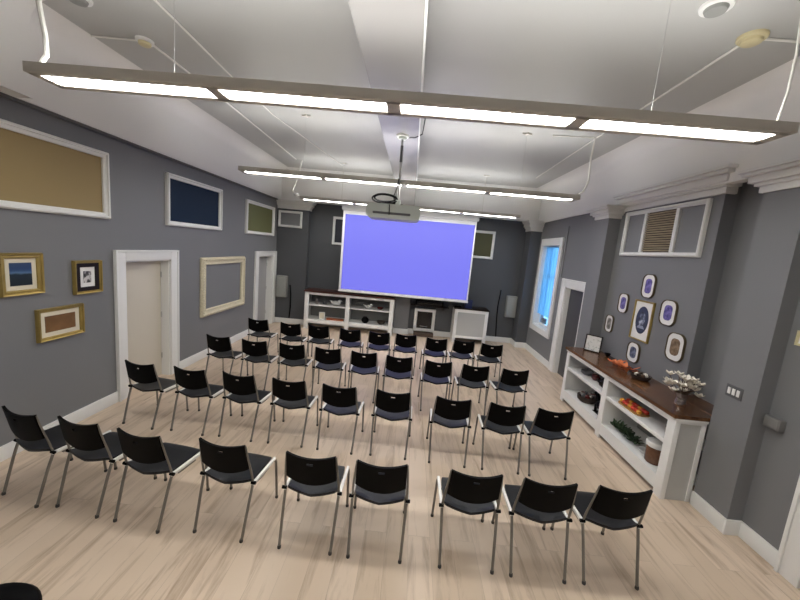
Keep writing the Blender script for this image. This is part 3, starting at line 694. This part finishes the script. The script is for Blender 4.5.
# things on its shelves (world coordinates)
def bowl(name, c, r, h, m, label, cat='bowl', n=20):
    return single(name, B().lathe([(r * 0.4, 0), (r * 0.45, h * 0.05), (r * 0.8, h * 0.4), (r, h), (r * 0.93, h), (r * 0.72, h * 0.45), (r * 0.3, h * 0.14)], c, n), m, label, cat, smooth=50)
def figurine(c, s, m, label, cat='figurine', seed=1):
    b = B(); x, y, z = c
    b.blob((x, y, z + 0.05 * s), (0.10 * s, 0.06 * s, 0.05 * s), 0.08, 2, seed)
    b.blob((x + 0.075 * s, y, z + 0.10 * s), (0.04 * s, 0.035 * s, 0.04 * s), 0.05, 2, seed)
    b.tube([(x - 0.07 * s, y, z + 0.06 * s), (x - 0.15 * s, y, z + 0.10 * s)], [0.03 * s, 0.008 * s], 8)
    b.tube([(x + 0.11 * s, y, z + 0.10 * s), (x + 0.14 * s, y, z + 0.095 * s)], [0.012 * s, 0.003 * s], 6)
    return single('bird_figurine', b, m, label, cat, smooth=60)
figurine((-2.05, 9.75, 0.7055), 1.3, M_WHITE, 'white bird figurine on the left upper shelf of the back bookcase', seed=3)
single('small_vase', B().lathe([(0.04, 0), (0.06, 0.05), (0.03, 0.11), (0.035, 0.14)], (-2.60, 9.72, 0.7055), 16), M_SILVER, 'small grey vase at the left end of the back bookcase upper shelf', 'vase', smooth=60)
single('small_vase', B().lathe([(0.05, 0), (0.07, 0.05), (0.04, 0.10), (0.045, 0.12)], (-2.38, 9.78, 0.7055), 16), M_DGREY, 'dark squat vase beside the grey vase on the back bookcase', 'vase', smooth=60)
t = thing('photo_card', 'small white standing card on the left lower shelf of the back bookcase', 'card', (-2.42, 9.66, 0.2755))
part(t, 'frame', B().ring(rect_shape(0.17, 0.21), [(0, -0.006), (0, 0.008), (0.02, 0.008), (0.02, -0.006)]), M_WHITE); t.children[0].location.z = 0.105
part(t, 'print', B().box(-0.07, 0.07, -0.004, 0.004, 0.018, 0.192), M_MAT)
b = B(); b.prism([(u - 2.05, v + 9.72) for u, v in rrect(0.50, 0.16, 0.06)], 'z', 0.2755, 0.315)
single('terracotta_tray', b, mat('terracotta', (0.45, 0.13, 0.05), 0.6), 'orange tray on the left lower shelf of the back bookcase', 'tray')
figurine((-1.12, 9.75, 0.7055), 1.0, M_WHITE, 'white bird figurine on the right upper shelf of the back bookcase', seed=5)
bowl('small_bowl', (-0.78, 9.75, 0.7055), 0.10, 0.06, M_BURG, 'dark red bowl on the right upper shelf of the back bookcase')
single('round_pot', B().lathe([(0.06, 0), (0.11, 0.07), (0.10, 0.13), (0.06, 0.17), (0.07, 0.18)], (-1.18, 9.72, 0.2755), 20), M_BLACK, 'round black pot on the right lower shelf of the back bookcase', 'pot', smooth=60)
bowl('small_bowl', (-0.72, 9.74, 0.2755), 0.13, 0.10, M_BASKET, 'dark brown bowl on the right lower shelf of the back bookcase')

# fireplace-like framed panel, plus dark shelf and box added as the screen's shadow
t = thing('fireplace', 'small white-surround fireplace with black glass on the back wall', 'fireplace', (0.53, YB, 0))
part(t, 'surround', B().ring(rect_shape(0.62, 0.68), [(0, 0), (0, 0.09), (0.015, 0.10), (0.08, 0.10), (0.09, 0.08), (0.09, 0)]), M_WHITE, 20); t.children[0].location.z = 0.46
part(t, 'glass_door', B().box(-0.225, 0.225, -0.06, -0.02, 0.20, 0.72), M_GLASSDK)
part(t, 'grate', B().tube([(-0.12, -0.065, 0.27), (0.10, -0.065, 0.265)], 0.008, 6), M_STEEL)
part(t, 'hearth', B().box(-0.29, 0.29, -0.26, 0, 0.0, 0.10, 0.008), M_BROWN, label='brown hearth slab')
sh = thing('shadow_shelf_fill', 'added dark narrow shelf standing in for screen shadow on back wall', 'shelf', (0.64, YB, 0.90))  # dark board added along the wall strip shaded by the screen
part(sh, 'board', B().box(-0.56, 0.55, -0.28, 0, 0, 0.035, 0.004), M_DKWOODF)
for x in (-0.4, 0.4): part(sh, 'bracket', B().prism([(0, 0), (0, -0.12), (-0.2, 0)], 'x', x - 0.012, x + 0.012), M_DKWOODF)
t = thing('shadow_box_fill', 'added black box standing in for the shadow below the screen', 'shadow stand-in', (0.62, YB - 0.14, 0.935))  # black case fills the wall patch where the screen's shadow falls
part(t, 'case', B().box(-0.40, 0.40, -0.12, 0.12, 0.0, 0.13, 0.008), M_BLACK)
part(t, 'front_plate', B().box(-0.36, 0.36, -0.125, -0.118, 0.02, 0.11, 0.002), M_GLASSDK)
# white cabinet
cb = thing('cabinet', 'white framed cabinet with light grey panel right under the screen', 'cabinet', (1.80, 9.84, 0))
x0, x1, yf, yk, zt = -0.47, 0.47, -0.26, 0.25, 0.96
b = B(); b.box(x0, x0 + 0.09, yf, yf + 0.04, 0, zt, 0.004); b.box(x1 - 0.09, x1, yf, yf + 0.04, 0, zt, 0.004)
b.box(x0 + 0.09, x1 - 0.09, yf, yf + 0.04, zt - 0.09, zt); b.box(x0 + 0.09, x1 - 0.09, yf, yf + 0.04, 0.14, 0.21)
part(cb, 'face_frame', b, M_WHITE)
part(cb, 'front_panel', B().box(x0 + 0.09, x1 - 0.09, yf + 0.015, yf + 0.03, 0.21, zt - 0.09), M_LGREY, label='light grey recessed panel')
part(cb, 'side_panel', B().box(x0, x0 + 0.02, yf + 0.04, yk, 0, zt), M_WHITE); part(cb, 'side_panel', B().box(x1 - 0.02, x1, yf + 0.04, yk, 0, zt), M_WHITE)
part(cb, 'top', B().box(x0 - 0.02, x1 + 0.02, yf - 0.02, yk, zt, zt + 0.03, 0.005), M_DKWOODF)
t = thing('storage_box', 'small navy blue box on top of the white cabinet', 'box', (1.70, 9.74, 0.991))
part(t, 'body', B().box(-0.10, 0.10, -0.09, 0.09, 0, 0.20, 0.006), M_NAVYBOX)
part(t, 'lid', B().box(-0.106, 0.106, -0.096, 0.096, 0.20, 0.235, 0.006), M_NAVYBOX)
t = thing('remote_receiver', 'flat black device on the left of the white cabinet top', 'device', (1.42, 9.72, 0.991))
part(t, 'case', B().box(-0.09, 0.09, -0.07, 0.07, 0, 0.035, 0.005), M_BLACK); part(t, 'knob', B().lathe([(0.02, 0.034), (0.02, 0.05), (0.005, 0.052)], n=14), M_DGREY)

# ------------------------------------------------------------------ right bookcase
rb = thing('bookcase', 'long white bookcase with walnut top along the right wall', 'bookcase', (3.2, 4.86, 0))
def W(b_): return b_
xf = 2.95; y0, y1 = 3.57, 6.16; zt = 0.95; ym = 4.88
b = B()
for a, c in ((y0, y0 + 0.10), (ym - 0.055, ym + 0.055), (y1 - 0.09, y1)): b.box(xf, xf + 0.03, a, c, 0, zt, 0.004)
b.box(xf + 0.002, xf + 0.03, y0 + 0.10, y1 - 0.09, 0.06, 0.22); b.box(xf + 0.002, xf + 0.03, y0 + 0.10, y1 - 0.09, zt - 0.075, zt)
b.box(xf - 0.02, xf, y0, y1, zt - 0.03, zt, 0.006)
part(rb, 'face_frame', b, M_WHITE, world=True)
b = B(); b.box(xf + 0.03, XP - 0.002, y0, y0 + 0.02, 0.0, zt)
part(rb, 'side_panel', b, M_LGREY, world=True, label='light grey end panel')
b = B(); b.box(xf, xf + 0.055, y0 - 0.012, y0, 0, zt, 0.003); b.box(XP - 0.05, XP - 0.002, y0 - 0.012, y0, 0, zt, 0.003); b.box(xf + 0.055, XP - 0.05, y0 - 0.012, y0, zt - 0.06, zt, 0.003)
b.box(xf - 0.015, XP - 0.002, y0 - 0.026, y0 - 0.012, zt - 0.03, zt, 0.004)
part(rb, 'end_trim', b, M_WHITE, world=True)
part(rb, 'side_panel', B().box(xf + 0.03, XV - 0.01, y1 - 0.02, y1, 0, zt), M_WHITE, world=True)
part(rb, 'divider', B().box(xf + 0.03, XV - 0.01, ym - 0.04, ym + 0.04, 0.05, zt), M_WHITE, world=True)
part(rb, 'back_panel', B().box(XV - 0.02, XV - 0.005, 4.24, y1 - 0.02, 0.05, zt), M_DKSHELF, world=True)
part(rb, 'bottom_board', B().box(xf + 0.03, XV - 0.02, y0 + 0.02, y1 - 0.02, 0.185, 0.215), M_WHITE, world=True)
part(rb, 'shelf', B().box(xf + 0.01, XV - 0.02, y0 + 0.02, ym - 0.04, 0.60, 0.645, 0.003), M_WHITE, world=True)
part(rb, 'shelf', B().box(xf + 0.01, XV - 0.02, ym + 0.04, y1 - 0.02, 0.60, 0.645, 0.003), M_WHITE, world=True)
b = B(); b.prism([(2.915, y0 - 0.03), (XP - 0.002, y0 - 0.03), (XP - 0.002, 3.545), (XR - 0.005, 3.545), (XR - 0.005, 4.215), (XV - 0.003, 4.215), (XV - 0.003, 6.185), (2.915, 6.185)], 'z', zt, 0.99)
part(rb, 'top', b, M_COUNTER, world=True, label='dark walnut top')

ZT = 0.9905
# framed sketch on the far end
t = thing('standing_frame', 'small white framed sketch standing on the far end of the walnut top', 'picture', (3.28, 5.98, ZT), math.radians(-48))
fr = part(t, 'frame', B().ring(rect_shape(0.27, 0.29), [(0, -0.008), (0, 0.010), (0.018, 0.010), (0.018, -0.008)]), M_DKWOODF); fr.location.z = 0.145; fr.rotation_euler = (math.radians(-6), 0, 0)
p_ = part(t, 'print', B().box(-0.12, 0.12, -0.004, 0.004, -0.13, 0.13), A_SKETCH); p_.location.z = 0.145; p_.rotation_euler = (math.radians(-6), 0, 0)
part(t, 'easel_leg', B().box(-0.02, 0.02, 0.012, 0.10, 0, 0.012).tube([(0, 0.095, 0.006), (0, 0.02, 0.20)], 0.006, 6), M_DKWOODF)
bowl('small_bowl', (3.40, 5.72, ZT), 0.05, 0.06, M_BLACK, 'small black cup beside the standing sketch', 'cup')
# autumn leaf garland
rnd = random.Random(4)
b = B()
b.tube([(3.26, 5.30, ZT + 0.015), (3.30, 5.1, ZT + 0.02), (3.24, 4.92, ZT + 0.015)], 0.012, 6)
for k in range(26):
    s = rnd.random(); a = rnd.random() * 2 * PI
    b.leaf((3.27 + rnd.uniform(-.05, .05), 5.32 - 0.42 * s, ZT + 0.02 + rnd.random() * 0.03), (math.cos(a), math.sin(a), rnd.uniform(0.1, 0.6)), rnd.uniform(0.08, 0.14), rnd.uniform(0.04, 0.07))
single('leaf_garland', b, M_ORANGE, 'orange autumn leaf garland lying on the walnut top', 'garland')
t = thing('wicker_basket', 'dark low wicker basket of dried heads on the walnut top', 'basket', (3.27, 4.66, ZT))
part(t, 'body', B().lathe([(0.08, 0), (0.11, 0.02), (0.125, 0.06), (0.115, 0.06), (0.09, 0.02)], n=20), M_BASKET)
for k in range(7):
    a = 2 * PI * k / 7; q = B(); q.blob((0.055 * math.cos(a), 0.055 * math.sin(a), 0.065), (0.032, 0.032, 0.028), 0.2, 1, k); part(t, 'dried_head', q, (M_PETAL, M_BASKET, M_STEM)[k % 3])
# vase with white blossom
t = thing('flower_vase', 'silvered glass vase of ivory blossoms on the near end of walnut top', 'vase', (3.20, 3.86, ZT))
part(t, 'vase', B().lathe([(0.05, 0), (0.058, 0.02), (0.045, 0.06), (0.05, 0.10), (0.062, 0.14), (0.055, 0.14), (0.04, 0.08)], n=24), M_SILVER, 60)
stem = B(); pet = B()
for k in range(30):
    a = rnd.random() * 2 * PI; sp = rnd.uniform(0.03, 0.17); h = rnd.uniform(0.17, 0.34) - sp * 0.25
    tip = Vector((sp * math.cos(a), sp * math.sin(a) * 1.1, h))
    stem.tube([(0, 0, 0.09), (tip.x * 0.4, tip.y * 0.4, 0.16), tuple(tip)], 0.004, 5)
    for q in range(5):
        a2 = 2 * PI * q / 5 + k
        pet.leaf(tuple(tip), (math.cos(a2), math.sin(a2), 0.35), 0.060, 0.042, curl=0.3)
part(t, 'stem', stem, M_STEM); part(t, 'blossom', pet, M_PETAL, label='ivory blossoms')

# shelf contents, right bookcase
ZS = 0.6455; ZL = 0.2155
# far bay, upper shelf
single('glass_dish', B().lathe([(0.05, 0), (0.09, 0.03), (0.10, 0.07), (0.09, 0.07), (0.07, 0.03)], (3.12, 5.72, ZS), 18), M_DGREY, 'small dark dish, left on the far upper shelf of right bookcase', 'dish', smooth=60)
single('glass_dish', B().lathe([(0.04, 0), (0.07, 0.04), (0.05, 0.09), (0.045, 0.09)], (3.14, 5.48, ZS), 18), M_BURG, 'small dark red dish beside it on far upper shelf of right bookcase', 'dish', smooth=60)
t = thing('teapot', 'dark round teapot on the far upper shelf of right bookcase', 'teapot', (3.12, 5.14, ZS))
part(t, 'body', B().lathe([(0.05, 0), (0.10, 0.04), (0.105, 0.09), (0.06, 0.14), (0.02, 0.15)], n=20), M_DKWOODF, 60)
part(t, 'lid', B().lathe([(0.055, 0.138), (0.04, 0.155), (0.015, 0.16), (0.016, 0.18)], n=16), M_SILVER, 60)
part(t, 'spout', B().tube([(-0.08, 0, 0.07), (-0.13, 0, 0.10), (-0.15, 0, 0.14)], [0.022, 0.015, 0.011], 10), M_DKWOODF)
part(t, 'handle', B().tube([(0.09, 0, 0.11), (0.14, 0, 0.11), (0.14, 0, 0.05), (0.095, 0, 0.04)], 0.009, 8), M_DKWOODF)
# far bay, lower shelf
t = thing('wicker_basket', 'dark red and brown trinket basket on the far lower shelf of right bookcase', 'basket', (3.14, 5.62, ZL))
part(t, 'body', B().lathe([(0.11, 0), (0.15, 0.04), (0.16, 0.10), (0.145, 0.10), (0.12, 0.03)], n=22), M_BASKET)
for k in range(9):
    a = 2 * PI * k / 9; q = B(); q.blob((0.085 * math.cos(a), 0.085 * math.sin(a), 0.11), (0.042, 0.042, 0.036), 0.1, 2, k); part(t, 'ornament', q, (M_BURG, M_SILVER, M_DGREY)[k % 3])
t = thing('sculpture', 'black animal sculpture on the far lower shelf of right bookcase', 'sculpture', (3.12, 5.16, ZL))
q = B(); q.blob((0, 0, 0.13), (0.07, 0.13, 0.075), 0.05, 2, 2)
for sx in (-1, 1):
    for sy in (-1, 1): q.tube([(sx * 0.035, sy * 0.08, 0.12), (sx * 0.035, sy * 0.085, 0.0)], [0.028, 0.018], 8)
q.tube([(0, 0.09, 0.16), (0, 0.15, 0.25)], [0.045, 0.03], 10); q.blob((0, 0.17, 0.26), (0.035, 0.055, 0.035), 0.05, 2, 3)
part(t, 'body', q, M_BLACK, 60)
part(t, 'plinth', B().box(-0.06, 0.06, -0.12, 0.12, 0.0, 0.008), M_BLACK)
# near bay, upper shelf: tray of red fruit
t = thing('fruit_tray', 'wooden tray of red and orange fruit on the near upper shelf', 'tray', (3.10, 4.44, ZS))
b = B(); b.prism([(u, v) for u, v in rrect(0.20, 0.46, 0.08)], 'z', 0, 0.012); b.ring(lambda tt: [(0, 0)] * 0 or rrect(0.20 - 2 * tt, 0.46 - 2 * tt, 0.07), [(0, 0), (0, 0), (0.0, 0), (0.0, 0)]) if False else None
part(t, 'tray_base', b, mat('honey_wood', (0.45, 0.25, 0.08), 0.45))
k = 0
for iy in range(7):
    for ix in range(2):
        q = B(); q.blob((-0.045 + 0.09 * ix, -0.18 + 0.06 * iy, 0.04), (0.034, 0.032, 0.03), 0.06, 2, k)
        part(t, 'fruit', q, M_RED if (iy + ix) % 3 else M_YEL, 60); k += 1
t = thing('trinket_box', 'small dark trinket box at the near end of the upper shelf', 'box', (3.14, 3.80, ZS))
part(t, 'body', B().box(-0.05, 0.05, -0.05, 0.05, 0, 0.06, 0.006), M_BURG); part(t, 'lid', B().box(-0.054, 0.054, -0.054, 0.054, 0.06, 0.08, 0.008), M_SILVER)
# near bay, lower shelf: greenery and jar
b = B(); rn = random.Random(9)
b.tube([(3.10, 4.74, ZL + 0.035), (3.13, 4.5, ZL + 0.04), (3.10, 4.28, ZL + 0.035)], 0.02, 6)
for k in range(170):
    s = rn.random(); a = rn.random() * 2 * PI
    b.leaf((3.11 + rn.uniform(-.05, .05), 4.74 - 0.46 * s, ZL + 0.035 + rn.random() * 0.04), (math.cos(a), math.sin(a), rn.uniform(0.0, 0.9)), rn.uniform(0.05, 0.09), 0.035)
single('evergreen_garland', b, M_GREENDK, 'dark evergreen garland on the near lower shelf', 'garland')
bowl('small_bowl', (3.10, 4.10, ZL), 0.07, 0.06, M_LGREY, 'pale shallow bowl between garland and jar on the lower shelf')
t = thing('storage_jar', 'brown filled glass jar with white lid on the near lower shelf', 'jar', (3.10, 3.93, ZL))
part(t, 'body', B().lathe([(0.085, 0), (0.10, 0.02), (0.10, 0.19), (0.085, 0.21)], n=26), M_JAR, 40)
part(t, 'lid', B().lathe([(0.104, 0.205), (0.11, 0.21), (0.11, 0.255), (0.10, 0.265), (0.02, 0.268)], n=26), M_WHITE, 40, label='white lid')

# ------------------------------------------------------------------ chairs
def chair_proto(label, loc, rot):
    t = thing('stacking_chair', label, 'chair', loc, rot, 'black stacking chairs facing the screen')
    # backrest: curved shell with a slot handle
    def shell(b, nx, nz, holes, w0, z0, z1, th):
        def P(u, v, off):
            wv = 0.202 - 0.008 * v
            x = wv * u
            y = -0.175 - 0.05 * v - 0.025 * (1 - u * u)          # leans back, bows backwards at the centre
            z = z0 + (z1 - z0) * v
            if v <= 0.001: z -= 0.045 * (1 - u * u)
            z -= 0.045 * (1 - u * u) * (1 - v) * 0.9 if v > 0.001 else 0
            z -= 0.026 * (1 - u * u) * v
            return (x, y + off, z)
        us = [-1 + 2 * i / nx for i in range(nx + 1)]; vs = [j / nz for j in range(nz + 1)]
        F = [[b.bm.verts.new(P(u, v, th / 2)) for u in us] for v in vs]; G = [[b.bm.verts.new(P(u, v, -th / 2)) for u in us] for v in vs]
        for j in range(nz):
            for i in range(nx):
                if (i, j) in holes: continue
                b.bm.faces.new((F[j][i], F[j][i + 1], F[j + 1][i + 1], F[j + 1][i])); b.bm.faces.new((G[j][i], G[j + 1][i], G[j + 1][i + 1], G[j][i + 1]))
        def solid(i, j): return 0 <= i < nx and 0 <= j < nz and (i, j) not in holes
        for j in range(nz + 1):
            for i in range(nx):
                if solid(i, j) != solid(i, j - 1): b.bm.faces.new((F[j][i], F[j][i + 1], G[j][i + 1], G[j][i]))
        for j in range(nz):
            for i in range(nx + 1):
                if solid(i, j) != solid(i - 1, j): b.bm.faces.new((F[j][i], F[j + 1][i], G[j + 1][i], G[j][i]))
    b = B(); shell(b, 16, 12, {(i, 9) for i in range(7, 9)}, 0.2, 0.588, 0.822, 0.022)
    part(t, 'backrest', b, M_BLACK, 45)
    # seat pan: flat middle, waterfall front, upturned dished rear edge
    b = B(); nx, ny = 10, 12; F = []; G = []
    for j in range(ny + 1):
        v = j / ny; y = -0.160 + 0.42 * v; rf, rg = [], []
        hw = 0.205 - 0.03 * max(0, (v - 0.75) / 0.25) ** 2 - 0.012 * max(0, (0.15 - v) / 0.15)
        for i in range(nx + 1):
            u = -1 + 2 * i / nx
            z = 0.452 - 0.016 * (1 - u * u) * (1 - abs(v - 0.4)) - 0.035 * max(0, (v - 0.8) / 0.2) ** 2 + 0.03 * max(0, (0.2 - v) / 0.2) ** 1.6 * abs(u)
            yy = y - 0.022 * (1 - u * u) * (1 - v) ** 3 + 0.015 * (1 - u * u) * v ** 4
            rf.append(b.bm.verts.new((hw * u, yy, z))); rg.append(b.bm.verts.new((hw * u, yy, z - 0.022)))
        F.append(rf); G.append(rg)
    for j in range(ny):
        for i in range(nx):
            b.bm.faces.new((F[j][i], F[j][i + 1], F[j + 1][i + 1], F[j + 1][i])); b.bm.faces.new((G[j][i], G[j + 1][i], G[j + 1][i + 1], G[j][i + 1]))
    for i in range(nx):
        b.bm.faces.new((F[0][i], G[0][i], G[0][i + 1], F[0][i + 1])); b.bm.faces.new((F[ny][i], F[ny][i + 1], G[ny][i + 1], G[ny][i]))
    for j in range(ny):
        b.bm.faces.new((F[j][0], F[j + 1][0], G[j + 1][0], G[j][0])); b.bm.faces.new((F[j][nx], G[j][nx], G[j + 1][nx], F[j + 1][nx]))
    part(t, 'seat', b, M_SEAT, 50)
    for s in (-1, 1):
        # upright from the seat pivot to the top of the back
        part(t, 'back_upright', B().tube([(s * 0.222, -0.130, 0.435), (s * 0.219, -0.152, 0.53), (s * 0.212, -0.178, 0.63), (s * 0.204, -0.203, 0.735), (s * 0.198, -0.217, 0.812)], [0.010, 0.010, 0.009, 0.008, 0.006], 8, flat=0.8), M_TUBE)
        part(t, 'leg', B().tube([(s * 0.222, -0.128, 0.445), (s * 0.218, -0.17, 0.32), (s * 0.208, -0.258, 0.012)], 0.0115, 8), M_TUBE, label='rear leg')
        part(t, 'leg', B().tube([(s * 0.226, 0.215, 0.438), (s * 0.230, 0.24, 0.39), (s * 0.236, 0.27, 0.012)], 0.0115, 8), M_TUBE, label='front leg')
        part(t, 'side_rail', B().box(min(s * 0.214, s * 0.238), max(s * 0.214, s * 0.238), -0.145, 0.225, 0.424, 0.452, 0.006), M_RAIL, label='pale polished rail')
        part(t, 'pivot_cap', B().tube([(s * 0.21, -0.138, 0.446), (s * 0.248, -0.138, 0.446)], 0.014, 10), M_BLACK)
        g = B(); g.lathe([(0.014, 0), (0.015, 0.012), (0.0125, 0.025)], (s * 0.207, -0.26, 0), 10); part(t, 'glide', g, M_GLIDE)
        g = B(); g.lathe([(0.014, 0), (0.015, 0.012), (0.0125, 0.025)], (s * 0.236, 0.27, 0), 10); part(t, 'glide', g, M_GLIDE)
    part(t, 'cross_bar', B().tube([(-0.215, -0.05, 0.402), (0.215, -0.05, 0.402)], 0.009, 8).tube([(-0.215, 0.12, 0.402), (0.215, 0.12, 0.402)], 0.009, 8).box(-0.222, -0.208, -0.06, 0.13, 0.396, 0.426).box(0.208, 0.222, -0.06, 0.13, 0.396, 0.426), M_TUBE)
    return t

# rear-foot midpoints measured row by row: x, y, heading
rows = [
 ('row nearest the camera', [(-3.20, 2.61, -13), (-2.64, 2.56, -9), (-2.06, 2.48, -8.5), (-1.37, 2.47, -6), (-0.64, 2.43, -1), (-0.08, 2.42, 0.5), (0.65, 2.42, 0), (1.21, 2.41, -1), (1.78, 2.42, 1)]),
 ('second row from the camera', [(-3.19, 3.90, -8), (-2.55, 3.87, -5), (-1.94, 3.85, -5.5), (-1.32, 3.83, -2), (-0.71, 3.80, -3), (-0.07, 3.80, -2), (0.63, 3.77, -3), (1.25, 3.75, -2), (1.79, 3.73, 0)]),
 ('third row from the camera', [(-3.01, 5.30, -6), (-2.39, 5.25, -1), (-1.78, 5.25, 0), (-1.19, 5.22, 1), (-0.61, 5.20, 1), (-0.05, 5.15, 0), (0.56, 5.10, 0), (1.13, 5.08, 1), (1.73, 5.06, 4)]),
 ('row nearest the screen', [(-2.98, 6.70, -2), (-2.29, 6.62, -2), (-1.72, 6.63, 1), (-1.08, 6.60, 2), (-0.50, 6.58, 2), (0.03, 6.60, 0), (0.63, 6.52, 2), (1.17, 6.55, 3), (1.69, 6.48, -2)]),
]
ordn = ['first', 'second', 'third', 'fourth', 'fifth', 'sixth', 'seventh', 'eighth', 'ninth']
proto = None
for ri, (rname, cs) in enumerate(rows):
    for ci, (x, y, a) in enumerate(cs):
        r = math.radians(a)
        ox, oy = x - 0.26 * math.sin(r), y + 0.26 * math.cos(r)
        if ci == 0: lab = f'black stacking chair at the left wall end of the {rname}'
        elif ci == 8: lab = f'black stacking chair at the bookcase end of the {rname}'
        else: lab = f'black stacking chair, {ordn[ci]} from the left wall in the {rname}'
        if proto is None: proto = chair_proto(lab, (ox, oy, 0), r)
        else: copy_tree(proto, (ox, oy, 0), r, lab)
t = thing('stool', 'black round padded stool cut off by the bottom left corner of the picture', 'stool', (-1.81, 1.255, 0))
part(t, 'cushion', B().lathe([(0.205, 0.53), (0.22, 0.545), (0.22, 0.60), (0.20, 0.625), (0.12, 0.635), (0.01, 0.638)], n=36), M_BLACK, 60)
part(t, 'seat_ring', B().lathe([(0.19, 0.505), (0.20, 0.51), (0.20, 0.53), (0.19, 0.532)], n=36), M_TUBE)
for k in range(4):
    a = PI / 4 + PI / 2 * k; part(t, 'leg', B().tube([(0.15 * math.cos(a), 0.15 * math.sin(a), 0.51), (0.21 * math.cos(a), 0.21 * math.sin(a), 0.0)], 0.012, 8), M_TUBE)
part(t, 'foot_ring', B().tube([(0.19 * math.cos(2 * PI * k / 28), 0.19 * math.sin(2 * PI * k / 28), 0.18) for k in range(28)], 0.009, 8, closed=True), M_TUBE)

# ------------------------------------------------------------------ world, camera, render look
wd = bpy.data.worlds.new('sky'); bpy.context.scene.world = wd; wd.use_nodes = True
bg = wd.node_tree.nodes['Background']; bg.inputs['Color'].default_value = (0.25, 0.52, 0.92, 1); bg.inputs['Strength'].default_value = 1.15

cam = bpy.data.cameras.new('camera'); co = bpy.data.objects.new('camera', cam); COL.objects.link(co)
p, yw, rl = math.radians(8.27), math.radians(-1.37), math.radians(-5.16)
f = Vector((math.sin(yw) * math.cos(p), math.cos(yw) * math.cos(p), -math.sin(p))); rr = Vector((math.cos(yw), -math.sin(yw), 0)); d = f.cross(rr)
R_ = rr * math.cos(rl) + d * math.sin(rl); D_ = -rr * math.sin(rl) + d * math.cos(rl)
Mx = Matrix.Identity(4)
for i in range(3): Mx[i][0] = R_[i]; Mx[i][1] = -D_[i]; Mx[i][2] = -f[i]
Mx[0][3], Mx[1][3], Mx[2][3] = 0, 0, 2.45
co.matrix_world = Mx
cam.sensor_fit = 'HORIZONTAL'; cam.sensor_width = 36.0; cam.lens = 345.9 / 800 * 36; cam.clip_start = 0.05
bpy.context.scene.camera = co
vs = bpy.context.scene.view_settings
vs.view_transform = 'Standard'; vs.look = 'None'; vs.gamma = 1.0; vs.use_curve_mapping = False; vs.exposure = 1.38
